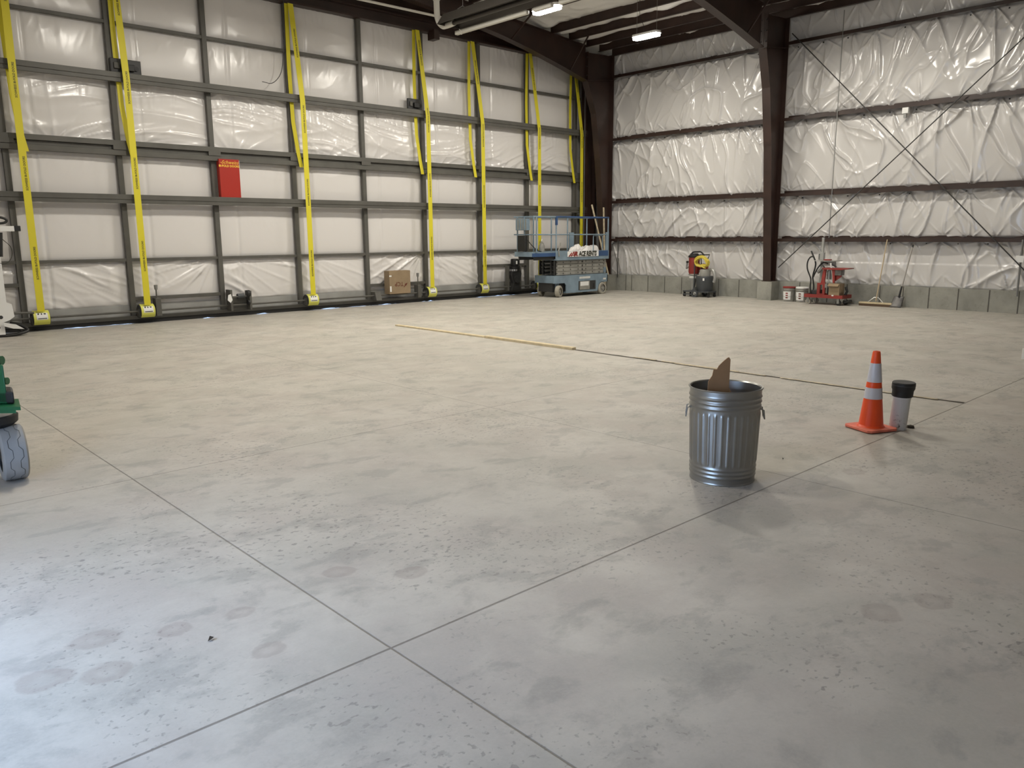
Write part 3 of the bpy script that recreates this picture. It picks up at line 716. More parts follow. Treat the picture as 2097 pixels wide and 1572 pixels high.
# ================================================================ SCISSOR LIFT
LO = Vector((17.1, 15.78, 0)); Y0, Y1 = 15.40, 16.15
t = thing('scissor_lift', 'light blue scissor lift with railed platform parked before the corner column', 'lift', LO)
def part(name, m, parent=None, bevel=0):
    b = MB(LO); b._n = name
    def fin(): return b.build(name, m, parent or t, bevel)
    return b, fin
def P_(name, m, fn, parent=None, bevel=0):
    b = MB(LO); fn(b); return b.build(name, m, parent or t, bevel)
side = [(15.95, .60), (18.27, .60), (18.27, .36), (18.22, .36)]
arc = lambda cx, cz, r, a0, a1, n=8: [(cx+r*math.cos(a0+(a1-a0)*k/n), cz+r*math.sin(a0+(a1-a0)*k/n)) for k in range(n+1)]
side += arc(18.04, .15, .215, 1.2, PI-.1)+[(17.80, .10), (16.46, .10), (16.46, .32), (16.40, .39), (15.95, .39)]
def ch(b):
    for y in (Y0, Y1-.03): b.prism(side, 'y', y, y+.03)
    b.box(15.95, 18.27, Y0, Y1, .57, .60); b.box(15.95, 15.98, Y0, Y1, .40, .6); b.box(16.5, 17.8, Y0+.02, Y1-.02, .10, .14); b.box(18.24, 18.27, Y0, Y1, .36, .6)
chs = P_('chassis', 'lift', ch)
P_('side_recess', 'frame_dark', lambda b: b.box(16.98, 17.72, Y0-.004, Y0+.004, .16, .42), chs)
P_('control_panel', 'liftgrey', lambda b: b.box(17.02, 17.45, Y0-.012, Y0-.003, .17, .41), chs)
P_('warning_label', 'white', lambda b: b.box(17.05, 17.40, Y0-.015, Y0-.011, .28, .40), chs)
P_('worn_decal', 'offwhite', lambda b: [b.box(17.02+i*.068, 17.065+i*.068, Y0-.005, Y0, .485, .545) for i in range(7)], chs)
P_('worn_decal', 'offwhite', lambda b: b.box(18.06, 18.18, Y0-.005, Y0, .42, .47), chs)
P_('vent', 'black', lambda b: b.box(17.60, 17.66, Y0-.01, Y0-.003, .2, .34), chs)
P_('battery_tray', 'frame_dark', lambda b: b.box(16.0, 18.2, Y0+.1, Y1-.1, .15, .5), chs)
def wheel_parts(c, r, wd, ang, name='wheel', m='tyre', hub='liftgrey'):
    ax = Vector((math.sin(ang), math.cos(ang), 0)); w = wd/2
    b = MB(LO); b.lathe([(r*.62, -w), (r*.9, -w), (r, -w*.75), (r, w*.75), (r*.9, w), (r*.62, w)], 28, c, ax)
    wo = b.build(name, m, t)
    b = MB(LO); b.lathe([(.001, -w*.75), (r*.2, -w*.8), (r*.25, -w*.45), (r*.62, -w*.55), (r*.62, w*.6), (.001, w*.6)], 24, c, ax); b.build('hub', hub, wo)
wheel_parts((16.17, Y0+.02, .165), .165, .12, -.35); wheel_parts((16.17, Y1-.04, .165), .165, .12, -.35)
wheel_parts((18.04, Y0+.05, .175), .175, .12, 0); wheel_parts((18.04, Y1-.04, .175), .175, .12, 0)
for y in (Y0, Y1-.22): P_('steering_yoke', 'lift', lambda b: b.box(16.1, 16.24, y+.07, y+.11, .15, .42))
# folded scissor arms
for i in range(4):
    z = .615+i*.103
    for y in (Y0+.05, Y1-.12):
        P_('scissor_arm', 'liftgrey', lambda b: b.box(16.06, 18.24, y, y+.05, z, z+.094), bevel=.004)
def dots(b):
    for i in range(4):
        z = .615+i*.103
        for x in (16.12, 16.38, 16.68, 17.0, 17.18, 17.33, 17.62, 17.92, 18.12): b.tube([(x, Y0+.035, z+.047+.01*math.sin(x*9+i)), (x, Y0+.055, z+.047+.01*math.sin(x*9+i))], .014 if abs(x-17.18) > .05 else .024, 8)
P_('pivot_pin', 'frame_dark', dots)
for i in range(4): P_('cross_tube', 'frame_dark', lambda b: b.box(16.07, 16.11, Y0+.1, Y1-.1, .63+i*.103, .67+i*.103))
for y in (Y0+.05, Y0+.18, Y1-.25, Y1-.12): P_('end_bracket', 'frame_dark', lambda b: b.box(16.04, 16.1, y, y+.05, .62, 1.02))
P_('stowed_block', 'lift', lambda b: b.box(18.12, 18.22, Y0+.03, Y0+.1, .62, .78))
# platform
P_('platform_deck', 'lift', lambda b: (b.box(16.03, 18.28, Y0-.02, Y1+.02, 1.03, 1.07), b.box(16.03, 18.28, Y0-.02, Y0+.01, 1.06, 1.275), b.box(16.03, 18.28, Y1-.01, Y1+.02, 1.06, 1.275), b.box(18.25, 18.28, Y0, Y1, 1.06, 1.275)))
P_('deck_panel', 'lift_dark', lambda b: b.box(17.82, 18.24, Y0-.026, Y0-.019, 1.12, 1.27))
P_('deck_mat', 'frame_dark', lambda b: b.box(16.06, 18.24, Y0+.02, Y1-.02, 1.07, 1.085))
P_('extension_deck', 'lift', lambda b: (b.box(15.13, 16.1, Y0+.03, Y1-.03, 1.22, 1.265), b.box(15.13, 15.17, Y0+.03, Y1-.03, 1.15, 1.28)))
P_('extension_fascia', 'lift_dark', lambda b: b.box(15.13, 16.03, Y0+.0, Y0+.03, 1.145, 1.24))
for y in (Y0+.06, Y1-.1): P_('slide_rail', 'frame_dark', lambda b: b.box(15.25, 16.1, y, y+.04, 1.05, 1.15))
RB = .019
P_('side_rail', 'lift', lambda b: b.tube([(18.26, Y0, 1.735), (15.15, Y0, 1.745), (15.15, Y1, 1.745), (18.26, Y1, 1.735)], RB*.9))
P_('top_rail', 'lift', lambda b: (b.tube([(16.04, Y0, 2.22), (15.15, Y0, 2.22), (15.15, Y1, 2.22), (18.26, Y1, 2.22)], RB)))
P_('top_rail', 'lift_dark', lambda b: (b.tube([(16.02, Y0-.005, 2.222), (18.26, Y0-.005, 2.222), (18.26, Y1, 2.222)], RB*1.2), b.box(16.02, 16.07, Y0-.03, Y0+.02, 2.0, 2.24)))
for x, y, z0, m_ in ((15.27, Y0, 1.27, 'lift'), (16.04, Y0, 1.06, 'lift'), (18.25, Y0, 1.06, 'lift'), (15.15, Y0+.34, 1.15, 'lift'), (15.15, Y0+.62, 1.15, 'lift'), (16.62, Y1, 1.27, 'lift'), (17.30, Y1, 1.27, 'lift'), (18.15, Y1, 1.27, 'lift'), (15.9, Y1, 1.27, 'lift')):
    P_('rail_post', m_, lambda b: b.tube([(x, y, z0), (x, y, 2.22)], RB*1.05))
P_('gate_panel', 'lift', lambda b: b.box(18.16, 18.28, Y0-.01, Y0+.02, 1.28, 1.80))
P_('gate_panel', 'lift', lambda b: b.box(17.36, 17.55, Y1-.03, Y1, 1.28, 1.80))
P_('gate', 'lift', lambda b: (b.tube([(17.62, Y0+.02, 1.28), (17.62, Y0+.02, 1.70), (18.02, Y0+.02, 1.70), (18.02, Y0+.02, 1.28)], .016)))
cb_ = P_('control_box', 'lift', lambda b: b.box(15.08, 15.2, Y0+.18, Y0+.62, 1.86, 2.17), bevel=.008)
P_('control_ribs', 'liftgrey', lambda b: [b.box(15.07, 15.085, Y0+.2+k*.1, Y0+.23+k*.1, 1.88, 2.15) for k in range(4)], cb_)
P_('manual_case', 'black', lambda b: b.box(15.09, 15.19, Y0+.26, Y0+.56, 1.30, 1.72), bevel=.01)
P_('control_cable', 'black', lambda b: b.tube(bezier([(15.2, Y0+.3, 1.62), (15.3, Y0+.2, 1.45), (15.5, Y0+.2, 1.32), (15.7, Y0+.25, 1.28)], 6), .012, 6))
P_('latch_arm', 'liftgrey', lambda b: b.tube([(16.13, Y0-.03, 1.14), (16.10, Y0-.04, 1.3), (16.16, Y0-.04, 1.42), (16.18, Y0-.03, 1.52)], .018))
sg = P_('sign_panel', 'white', lambda b: b.box(16.47, 17.80, Y0-.034, Y0-.027, 1.118, 1.272))
sg['label'] = 'white sign panel with red logo and ACE RENTS lettering'
L = MB(LO); V, F = text('ACE RENTS', .185, shear=.15, bold=.011); L.raw(V, F, lambda p: (17.32+p[0]*.80, Y0-.0365, 1.193+p[1])); L.build('lettering', 'ink', sg)
L = MB(LO)
for dx in (0,):
    L.prism([(16.60+dx, 1.125), (16.64+dx, 1.125), (16.72+dx, 1.22), (16.735+dx, 1.125), (16.77+dx, 1.125), (16.755+dx, 1.265), (16.715+dx, 1.265)], 'y', Y0-.037, Y0-.0345)
L.prism([(16.76, 1.125), (16.79, 1.125), (16.805, 1.175), (16.825, 1.175), (16.85, 1.125), (16.89, 1.125), (16.86, 1.185), (16.89, 1.225), (16.87, 1.265), (16.775, 1.265)], 'y', Y0-.037, Y0-.0345)
L.box(16.56, 16.90, Y0-.0375, Y0-.0345, 1.155, 1.172); L.prism([(16.5, 1.125), (16.56, 1.125), (16.66, 1.22), (16.64, 1.250)], 'y', Y0-.037, Y0-.0345); L.build('red_logo', 'red', sg)
# things lying on the platform
u = np.linspace(0, 1, 46); v = np.linspace(0, 1, 22); U, V_ = np.meshgrid(u, v, indexing='ij')
edge = np.clip(np.minimum.reduce([U, 1-U, V_, 1-V_])*6, 0, 1)
Z = 1.10+edge*(.14+.16*ridge(U*4, V_*3, 3, 2)+.10*vn(U*9, V_*7, 6)-.05*(U < .25))
g = grid_obj('crumpled_sheet', 'rag', np.stack([16.95+U*1.22-17.5, 15.46+V_*.5-15.7+.03*vn(U*7, V_*5, 2), Z-1.1], -1)); g.location = (17.5, 15.7, 1.1)
tag(g, 'crumpled white sheet lying on the blue lift platform above the sign', 'sheet')
t2 = thing('spray_can', 'grey pointed canister standing on the blue lift extension deck', 'canister', (15.93, 15.85, 1.27))
MB().lathe([(.001, 0), (.075, 0), (.08, .02), (.078, .16), (.055, .22), (.04, .25), (.001, .25)], 16).build('body', 'liftgrey', t2); MB().lathe([(.03, .25), (.03, .29), (.008, .35), (.001, .35)], 10).build('nozzle', 'silver', t2)
t2 = thing('small_clamp', 'small dark curved tool lying on the blue lift extension deck', 'tool', (16.25, 15.9, 1.086))
MB().tube(bezier([(-.08, 0, .02), (-.04, 0, .09), (.04, 0, .11), (.1, 0, .03)], 5), .018, 8).build('jaw', 'greymetal', t2)

# timber offcuts leaning in the corner behind the lift
for a, c, wv, lb in (((18.42, 16.2, 2.62), (19.24, 16.2, .50), (.05, .0, .02), 'weathered board leaning steeply left in the corner behind the blue lift'),
                     ((18.97, 16.2, 2.55), (18.98, 16.1, .0), (.05, .0, .0), 'narrow board standing nearly upright in the corner behind the blue lift'),):
    O = Vector(c); tag(MB(O).ribbon([a, c], wv, (0, .02, .005)).build('leaning_board', 'strip', loc=O), lb, 'board', 'boards in the corner')

# ================================================================ DUST EXTRACTOR
VO = Vector((19.05, 12.7, 0)); t = thing('dust_extractor', 'red canister dust extractor on a wheeled charcoal base against the side wall', 'vacuum', VO)
def V3(name, m, fn, parent=None, bevel=0):
    b = MB(VO); fn(b); return b.build(name, m, parent or t, bevel)
X0 = 19.05
tank = V3('tank', 'tank', lambda b: b.lathe([(.001, .13), (.20, .13), (.225, .17), (.24, .5), (.245, .56), (.235, .58), (.001, .585)], 28, (X0+.02, 12.55, 0)))
V3('label', 'white', lambda b: b.box(X0-.235, X0-.222, 12.40, 12.45, .46, .53), tank)
V3('motor_head', 'liftgrey', lambda b: (b.lathe([(.001, .58), (.15, .58), (.15, .74), (.13, .77), (.001, .77)], 20, (X0-.02, 12.52, 0)),), bevel=0)
red = V3('filter_canister', 'red', lambda b: b.lathe([(.001, .63), (.13, .63), (.155, .68), (.155, 1.08), (.14, 1.10), (.001, 1.10)], 28, (X0, 12.90, 0)))
V3('filter_canister', 'red', lambda b: b.lathe([(.001, .74), (.13, .74), (.14, .9), (.001, .92)], 20, (X0+.1, 12.66, 0)))
V3('lid', 'black', lambda b: b.lathe([(.17, 1.09), (.175, 1.13), (.13, 1.16), (.09, 1.20), (.001, 1.205)], 24, (X0, 12.90, 0)))
V3('lid_handle', 'black', lambda b: (b.tube(bezier([(X0, 13.02, 1.17), (X0, 12.95, 1.23), (X0, 12.8, 1.24), (X0, 12.7, 1.24), (X0, 12.58, 1.15)], 5), .022, 8), b.box(X0-.02, X0+.02, 12.97, 13.04, 1.17, 1.19)))
V3('clamp_ring', 'silver', lambda b: b.lathe([(.145, .60), (.15, .63), (.12, .635)], 24, (X0, 12.90, 0)))
V3('collection_cone', 'sheet', lambda b: b.lathe([(.105, .59), (.11, .57), (.11, .50), (.095, .47), (.05, .24), (.04, .17)], 20, (X0, 12.92, 0)))
V3('cone_band', 'white', lambda b: b.lathe([(.114, .515), (.114, .58)], 20, (X0, 12.92, 0)))
V3('inlet_valve', 'greymetal', lambda b: (b.tube([(X0-.02, 13.14, .76), (X0-.02, 13.12, .98)], .025, 10), b.tube([(X0-.02, 13.13, .80), (X0-.02, 13.03, .82)], .03, 10)))
V3('valve_cap', 'black', lambda b: b.tube([(X0-.02, 13.12, .93), (X0-.02, 13.12, .985)], .034, 10))
V3('frame', 'tank', lambda b: (b.box(X0-.2, X0+.2, 12.28, 13.12, .13, .165), b.box(X0-.18, X0-.13, 12.75, 13.12, .05, .08), b.prism([(12.86, .16), (12.70, .28), (12.70, .16)], 'x', X0-.2, X0-.17), b.box(X0-.15, X0-.13, 12.78, 12.80, .16, .92)))
for y, r, x in ((12.68, .10, X0-.26), (12.68, .10, X0+.26)):
    wo = V3('wheel', 'tank', lambda b: b.lathe([(r*.6, -.025), (r, -.025), (r, .025), (r*.6, .025)], 24, (x, y, r), (1, 0, 0)))
    V3('hub', 'greymetal', lambda b: b.lathe([(.001, -.02), (r*.3, -.03), (r*.6, -.012), (r*.6, .012), (.001, .02)], 20, (x, y, r), (1, 0, 0)), wo)
for x, y in ((X0-.15, 13.09), (X0+.15, 13.09), (X0-.15, 12.3), (X0+.15, 12.3)):
    V3('caster', 'black', lambda b: (b.lathe([(.001, -.018), (.04, -.018), (.04, .018), (.001, .018)], 14, (x, y, .04), (1, 0, 0)), b.box(x-.025, x+.025, y-.02, y+.02, .06, .13)))
V3('hose', 'sheet', lambda b: b.tube(bezier([(X0, 12.45, .74), (X0, 12.33, .76), (X0-.02, 12.24, .70), (X0-.02, 12.2, .55), (X0, 12.24, .42)], 6), .04, 10))
t3 = thing('extension_cord', 'coiled yellow extension cord hung on the dust extractor handle', 'cord', (X0-.08, 12.55, 1.02))
rr = random.Random(4); pts = []
for k in range(9*20+1):
    a = 2*PI*k/20; q = 1+.10*math.sin(k*.37)+.05*math.sin(k*1.3)
    pts.append((-.06-.05*math.cos(k*.21)-.10*math.sin(a)*.3, .20*q*math.cos(a), (-.02+.125*q*math.sin(a))*(1.0)-.05*abs(math.cos(a))-.02*math.sin(k*.6)))
MB().tube(pts, .019, 6).build('coil', 'cord', t3); MB().tube(bezier([(-.06, .05, -.13), (-.08, -.05, -.2), (-.06, -.12, -.22)], 5), .012, 6).build('tail', 'cord', t3)
V3('cord_hook', 'black', lambda b: (b.tube([(X0-.08, 12.68, 1.16), (X0-.08, 12.36, 1.17), (X0-.08, 12.42, 1.04)], .016, 6), b.tube([(X0-.05, 12.66, 1.15), (X0-.05, 12.62, .76)], .014, 6)))

# ================================================================ RED CART
CO = Vector((19.1, 9.0, 0)); t = thing('tool_cart', 'red steel tool cart on casters with tray, hoses and tools against the side wall', 'cart', CO)
def C3(name, m, fn, parent=None, bevel=0):
    b = MB(CO); fn(b); return b.build(name, m, parent or t, bevel)
X0 = 19.1; F0, F1 = X0-.25, X0+.25
C3('platform', 'red', lambda b: (b.box(F0, F1, 8.52, 9.49, .205, .215), b.box(F0, F0+.01, 8.52, 9.49, .17, .250), b.box(F1-.01, F1, 8.52, 9.49, .17, .250), b.box(F0, F1, 9.48, 9.49, .17, .250), b.box(F0, F1, 8.52, 8.53, .17, .250)))
for x in (F0+.05, F1-.05):
    for y in (9.40, 8.63):
        c_ = C3('caster', 'greymetal', lambda b: (b.box(x-.03, x+.03, y-.02, y+.03, .1, .2), b.box(x-.035, x-.03, y-.03, y+.03, .05, .17)))
        C3('caster_wheel', 'tyre' if y > 9 else 'black', lambda b: b.lathe([(.001, -.02), (.025, -.026), (.04, -.02), (.065, -.02), (.065, .02), (.001, .02)], 20, (x, y, .065), (1, 0, 0)), c_)
C3('upright', 'red', lambda b: (b.box(F0+.04, F0+.09, 9.12, 9.19, .21, .53), b.box(F0+.04, F0+.09, 8.99, 9.05, .21, .53), b.box(F0+.04, F0+.09, 9.0, 9.19, .49, .53), b.box(F0+.04, F0+.09, 9.0, 9.15, .24, .27)))
C3('mast', 'red', lambda b: (b.prism([(9.11, .52), (9.00, .52), (9.01, .60), (8.99, .86), (9.06, .86), (9.09, .6)], 'x', F0+.04, F0+.09), b.prism([(8.76, .54), (8.80, .54), (8.84, .86), (8.77, .86)], 'x', F0+.04, F0+.08), b.prism([(8.80, .56), (8.62, .70), (8.62, .86), (8.80, .86)], 'x', F0+.10, F0+.12)))
C3('tray', 'red', lambda b: (b.prism([(9.07, .86), (9.07, .905), (8.42, .905), (8.42, .885), (8.60, .86)], 'x', F0, F0+.32),), bevel=.004)
C3('basket', 'shovel', lambda b: (b.box(F0+.05, F0+.25, 8.62, 8.78, .73, .86),))
C3('work_table', 'sheet', lambda b: (b.box(F0+.05, F1, 8.80, 9.31, 1.06, 1.075),), bevel=.003)
C3('red_clamp', 'red', lambda b: b.box(F0+.1, F0+.22, 8.94, 9.10, 1.078, 1.11), bevel=.006)
C3('guide_post', 'sheet', lambda b: (b.box(X0+.02, X0+.07, 9.20, 9.255, .23, 1.63), b.box(X0, X0+.10, 9.18, 9.30, 1.08, 1.26)), bevel=.004)
C3('guide_rack', 'frame_dark', lambda b: [b.box(X0-.004, X0+.02, 9.275, 9.30, 1.10+k*.035, 1.12+k*.035) for k in range(4)])
C3('drill_head', 'greymetal', lambda b: (b.box(X0-.1, X0+.08, 8.88, 9.12, .95, 1.05), b.tube([(X0-.1, 9.10, .93), (X0-.1, 9.25, .78)], .04, 10), b.lathe([(.001, .62), (.06, .62), (.06, .84), (.001, .85)], 14, (X0-.1, 8.95, 0))), bevel=0)
C3('handle_grip', 'black', lambda b: b.tube([(X0-.16, 8.90, 1.0), (X0-.16, 8.76, .93)], .02, 8))
C3('hydraulic_hose', 'black', lambda b: b.tube(bezier([(X0-.1, 9.45, 1.30), (X0-.12, 9.38, 1.18), (X0-.12, 9.32, 1.05), (X0-.12, 9.31, .92), (X0-.12, 9.36, .68), (X0-.1, 9.33, .45), (X0-.1, 9.34, .27)], 6), .02, 8))
C3('hydraulic_hose', 'black', lambda b: b.tube(bezier([(X0-.13, 9.37, 1.17), (X0-.13, 9.45, 1.15), (X0-.14, 9.51, 1.03), (X0-.14, 9.50, .85), (X0-.14, 9.40, .62), (X0-.14, 9.40, .42), (X0-.14, 9.38, .25)], 6), .018, 8))
C3('hydraulic_hose', 'black', lambda b: b.tube(bezier([(X0-.12, 9.35, .66), (X0-.12, 9.25, .88), (X0-.1, 9.13, 1.02), (X0-.1, 9.0, 1.0)], 6), .018, 8))
C3('white_tube', 'offwhite', lambda b: b.tube([(X0-.17, 8.90, 1.02), (X0-.17, 8.79, .56)], .022, 8))
C3('motor_box', 'frame_dark', lambda b: (b.box(X0-.12, X0+.1, 9.19, 9.38, .215, .35), b.box(X0-.05, X0+.15, 8.90, 9.0, .215, .42)), bevel=.01)
C3('switch_plate', 'greymetal', lambda b: b.box(F0+.035, F0+.04, 8.93, 8.99, .42, .52))
C3('pedal', 'black', lambda b: (b.tube([(X0-.05, 8.55, .24), (X0-.05, 8.50, .34), (X0-.05, 8.54, .45)], .03, 8), b.prism([(8.52, .05), (8.40, .10), (8.42, .14), (8.54, .12)], 'x', X0-.12, X0+.05)))
t3 = thing('open_carton', 'small open cardboard box riding on the red tool cart', 'box', (X0-.12, 8.74, .216))
MB().box(-.13, .13, -.135, .13, 0, .31).build('carton', 'card', t3)
MB().prism([(-.13, .31), (-.19, .25), (-.19, .255), (-.13, .315)], 'y', -.12, .14).build('flap', 'card', t3)
MB().box(-.08, .08, -.145, -.136, .1, .3).build('flap', 'card', t3)
MB().prism([(.0, .01), (.05, .01), (.05, .04), (.0, .04)], 'x', -.132, -.1305).build('printed_mark', 'white', t3)

# ================================================================ BUCKETS
def bucket(y, lidm, label):
    t = thing('plastic_bucket', label, 'bucket', (19.28, y, 0), group='white plastic pails with lids')
    MB().lathe([(.001, 0), (.132, 0), (.135, .02), (.148, .29), (.158, .295), (.158, .305), (.149, .31), (.15, .355), (.001, .355)], 32).build('pail', 'liftgrey', t)
    MB().lathe([(.158, .345), (.162, .35), (.162, .378), (.15, .385), (.001, .387)], 32).build('lid', lidm, t)
    lb = MB(); n = 12
    for h, r in ((.05, .1385), (.26, .149)):
        for k in range(n+1):
            a = PI-.25+(-.2)+k*(1.9/n)-.7; lb.v.append((r*math.cos(a), r*math.sin(a), h))
    for k in range(n): lb.f.append((k, k+1, n+1+k+1, n+1+k))
    l_ = lb.build('label_wrap', 'white', t); pk = MB()
    for z, c in ((.20, 0), (.145, 1), (.085, 2)):
        for k in range(3):
            a = [PI+.30-.1*j for j in range(3-0)]
        k0 = len(pk.v)
        for h in (z, z+.03):
            r = .1405+.0105*(h-.05)/.21+.0008
            for j in range(4): a_ = PI+.28-.42*j/3; pk.v.append((r*math.cos(a_), r*math.sin(a_), h))
        for j in range(3): pk.f.append((k0+j, k0+j+1, k0+4+j+1, k0+4+j))
    pk.build('label_print', 'red' if lidm == 'red' else 'cardink', l_)
    MB().tube(bezier([(0, .158, .29), (-.1, .12, .16), (-.16, 0, .12), (-.1, -.12, .16), (0, -.158, .29)], 6), .003, 5).build('wire_handle', 'greymetal', t)
bucket(10.12, 'red', 'white-labelled pail with a red lid nearest the middle column')
bucket(9.765, 'white', 'white-labelled pail with a white lid beside the red cart')

# ================================================================ BROOM AND SHOVEL
t = thing('push_broom', 'wide push broom with a long pale handle leaning on the side wall', 'broom', (19.35, 7.92, 0))
MB().box(-.05, .04, -.39, .39, .055, .095).build('broom_head', 'plank', t, bevel=.006)
MB().box(-.045, .035, -.385, .385, .0, .058).build('bristles', 'bristle', t)
MB().tube([(0, .0, .12), (.13, -.10, 1.58)], .013, 10).build('handle', 'wood', t)
MB().tube([(-.0, .19, .09), (.015, .05, .21), (.015, -.045, .21), (-.0, -.17, .09)], .011, 8).build('brace', 'silver', t)
t = thing('square_shovel', 'square steel shovel with a grey handle leaning on the wall beside the broom', 'shovel', (19.36, 7.34, 0))
MB().tube([(.02, .02, .46), (.16, -.09, 1.42)], .016, 10).build('handle', 'handlegrey', t)
MB().tube([(.16, -.09, 1.40), (.165, -.095, 1.46)], .019, 10).build('grip', 'frame_dark', t)
MB().tube([(-.02, .05, .24), (.02, .02, .5)], [.024, .018], 10).build('socket', 'black', t)
uu = np.linspace(-1, 1, 13); vv = np.linspace(0, 1, 9); U, V_ = np.meshgrid(uu, vv, indexing='ij')
Pg = np.stack([-.09+V_*.09+.03*U*U, .06+U*(.135-.02*V_)+(.05*(1-V_)), .0+V_*.26+.012*(1-U*U)], -1)
bm_ = MB(); bm_.grid(Pg); so = bm_.build('blade', 'shovel', t); so.modifiers.new('solid', 'SOLIDIFY').thickness = .004

# ================================================================ TRASH CAN
TC = Vector((4.885, 3.005, 0)); t = thing('trash_can', 'ribbed galvanised metal trash can standing open on the concrete floor', 'trash can', TC, rz=.3)
prof = [(.001, .012), (.212, .012), (.218, .0), (.229, .0), (.231, .004)]
def R_(z): return .228+(.250-.228)*z/.69
zs = np.concatenate([np.arange(.01, .69, .006), [.69]])
for z in zs:
    r = R_(z)
    for zc, a in ((.055, .006), (.085, .006), (.115, .005), (.565, .006), (.60, .007), (.635, .007)): r += a*math.exp(-((z-zc)/.008)**2)
    prof.append((r, float(z)))
nout = len(prof)
prof += [(.257, .688), (.260, .694), (.257, .70), (.249, .698)]
for z in zs[::-3]: prof.append((R_(z)-.007+(.005*math.exp(-((z-.60)/.01)**2)), float(z)))
prof += [(.21, .02), (.001, .02)]
dent = lambda th, h: -.03*math.exp(-(((th-4.2)/.25)**2+((h-.36)/.05)**2))
def mod(i, th, h):
    k = 0
    if .135 < h < .53 and 4 < i < nout:
        e = min(1, (h-.135)/.02, (.53-h)/.02); k = .017*e*(max(-.2, math.cos(th*32)))
    return k
t.scale = (1, 1, .975)
can = MB().lathe(prof, 360, mod=mod).build('can_body', 'zinc', t)
for s_, a in ((1, -.95), (-1, -.95)):
    ca, sa = math.cos(a-.3), math.sin(a-.3); c_ = Vector((ca*s_, sa*s_, 0)); tg_ = Vector((-sa*s_, ca*s_, 0)); r0 = .252
    pts = [c_*(r0-.012)+tg_*.05+Vector((0, 0, .545)), c_*(r0+.012)+tg_*.055+Vector((0, 0, .535)), c_*(r0+.02)+tg_*.05+Vector((0, 0, .47)), c_*(r0+.02)-tg_*.05+Vector((0, 0, .47)), c_*(r0+.012)-tg_*.055+Vector((0, 0, .535)), c_*(r0-.012)-tg_*.05+Vector((0, 0, .545))]
    MB().tube(pts, .0045, 8).build('handle', 'greymetal', t)
    MB().tube([c_*(r0-.008)+tg_*.06+Vector((0, 0, .545)), c_*(r0-.008)-tg_*.06+Vector((0, 0, .545))], .008, 8).build('handle_ear', 'zinc', t)
# cardboard scrap standing in the can
ra = math.atan2(-math.cos(YAW), math.sin(YAW))
t = thing('cardboard_scrap', 'torn brown cardboard piece sticking out of the trash can', 'cardboard', (4.86, 3.032, .03), rz=ra)
pl = [(-.115, .0), (.03, .0), (.028, .86), (.018, .875), (.008, .872), (-.022, .845), (-.05, .815), (-.062, .79), (-.085, .79), (-.092, .745), (-.11, .715), (-.118, .70)]
cs = MB(); k = len(pl)
cs.prism([(x, z) for x, z in pl], 'y', -.004, .004); o = cs.build('sheet', 'card2', t); o.rotation_euler = (.06, 0, 0); o.location = (0, -.07, 0)
cs = MB(); cs.prism([(.03, .0), (.07, .0), (.06, .60), (.03, .66)], 'y', -.004, .004); o = cs.build('folded_flap', 'card2', t); o.rotation_euler = (.06, 0, 0); o.location = (0, -.07, 0)

# ================================================================ TRAFFIC CONE
t = thing('traffic_cone', 'orange traffic cone with two white reflective collars on the floor', 'traffic cone', (7.105, 2.865, 0), rz=-.42)
def rc(z): return .105+(.032-.105)*(z-.03)/.68
s_ = .166
MB().prism([(-s_+.03, -s_), (s_-.03, -s_), (s_, -s_+.03), (s_, s_-.03), (s_-.03, s_), (-s_+.03, s_), (-s_, s_-.03), (-s_, -s_+.03)], 'z', .006, .028).build('base', 'conebase', t, bevel=.004)
MB().lathe([(.12, .027), (.115, .034), (rc(.04), .045), (rc(.70), .70), (.028, .712), (.02, .712), (.02, .70)], 40).build('cone_body', 'cone', t)
for z0, z1 in ((.285, .385), (.435, .605)):
    MB().lathe([(rc(z0)+.0005, z0), (rc(z0)+.0025, z0+.001), (rc(z1)+.0025, z1-.001), (rc(z1)+.0005, z1)], 40).build('reflective_collar', 'reflect', t)

# ================================================================ PIPE STUB
t = thing('pipe_stub', 'scuffed white floor pipe stub with a black rubber cap beside the cone', 'pipe', (7.285, 2.70, 0), rz=-.4)
A = Vector((.045, -.03, 1)).normalized()
MB().lathe([(.073, -.03), (.073, .33)], 32, (0, 0, 0), A).build('pipe', 'pvc', t)
MB().lathe([(.0765, .285), (.0765, .33)], 32, (0, 0, 0), A).build('coupling', 'offwhite', t)
MB().lathe([(.080, .30), (.088, .305), (.088, .35), (.090, .36), (.097, .375), (.097, .425), (.092, .432), (.001, .43)], 32, (0, 0, 0), A).build('rubber_cap', 'black', t)
MB().lathe([(.0975, .40), (.099, .405), (.0975, .41)], 32, (0, 0, 0), A).build('hose_clamp', 'frame_dark', t)
o = Vector((7.40, 2.63, 0)); b = MB(o); b.lathe([(.001, 0), (.035, 0), (.03, .02), (.001, .03)], 9, o)
tag(b.build('dirt_clump', 'soil', loc=o), 'small black dirt clump on the floor against the pipe stub', 'debris')

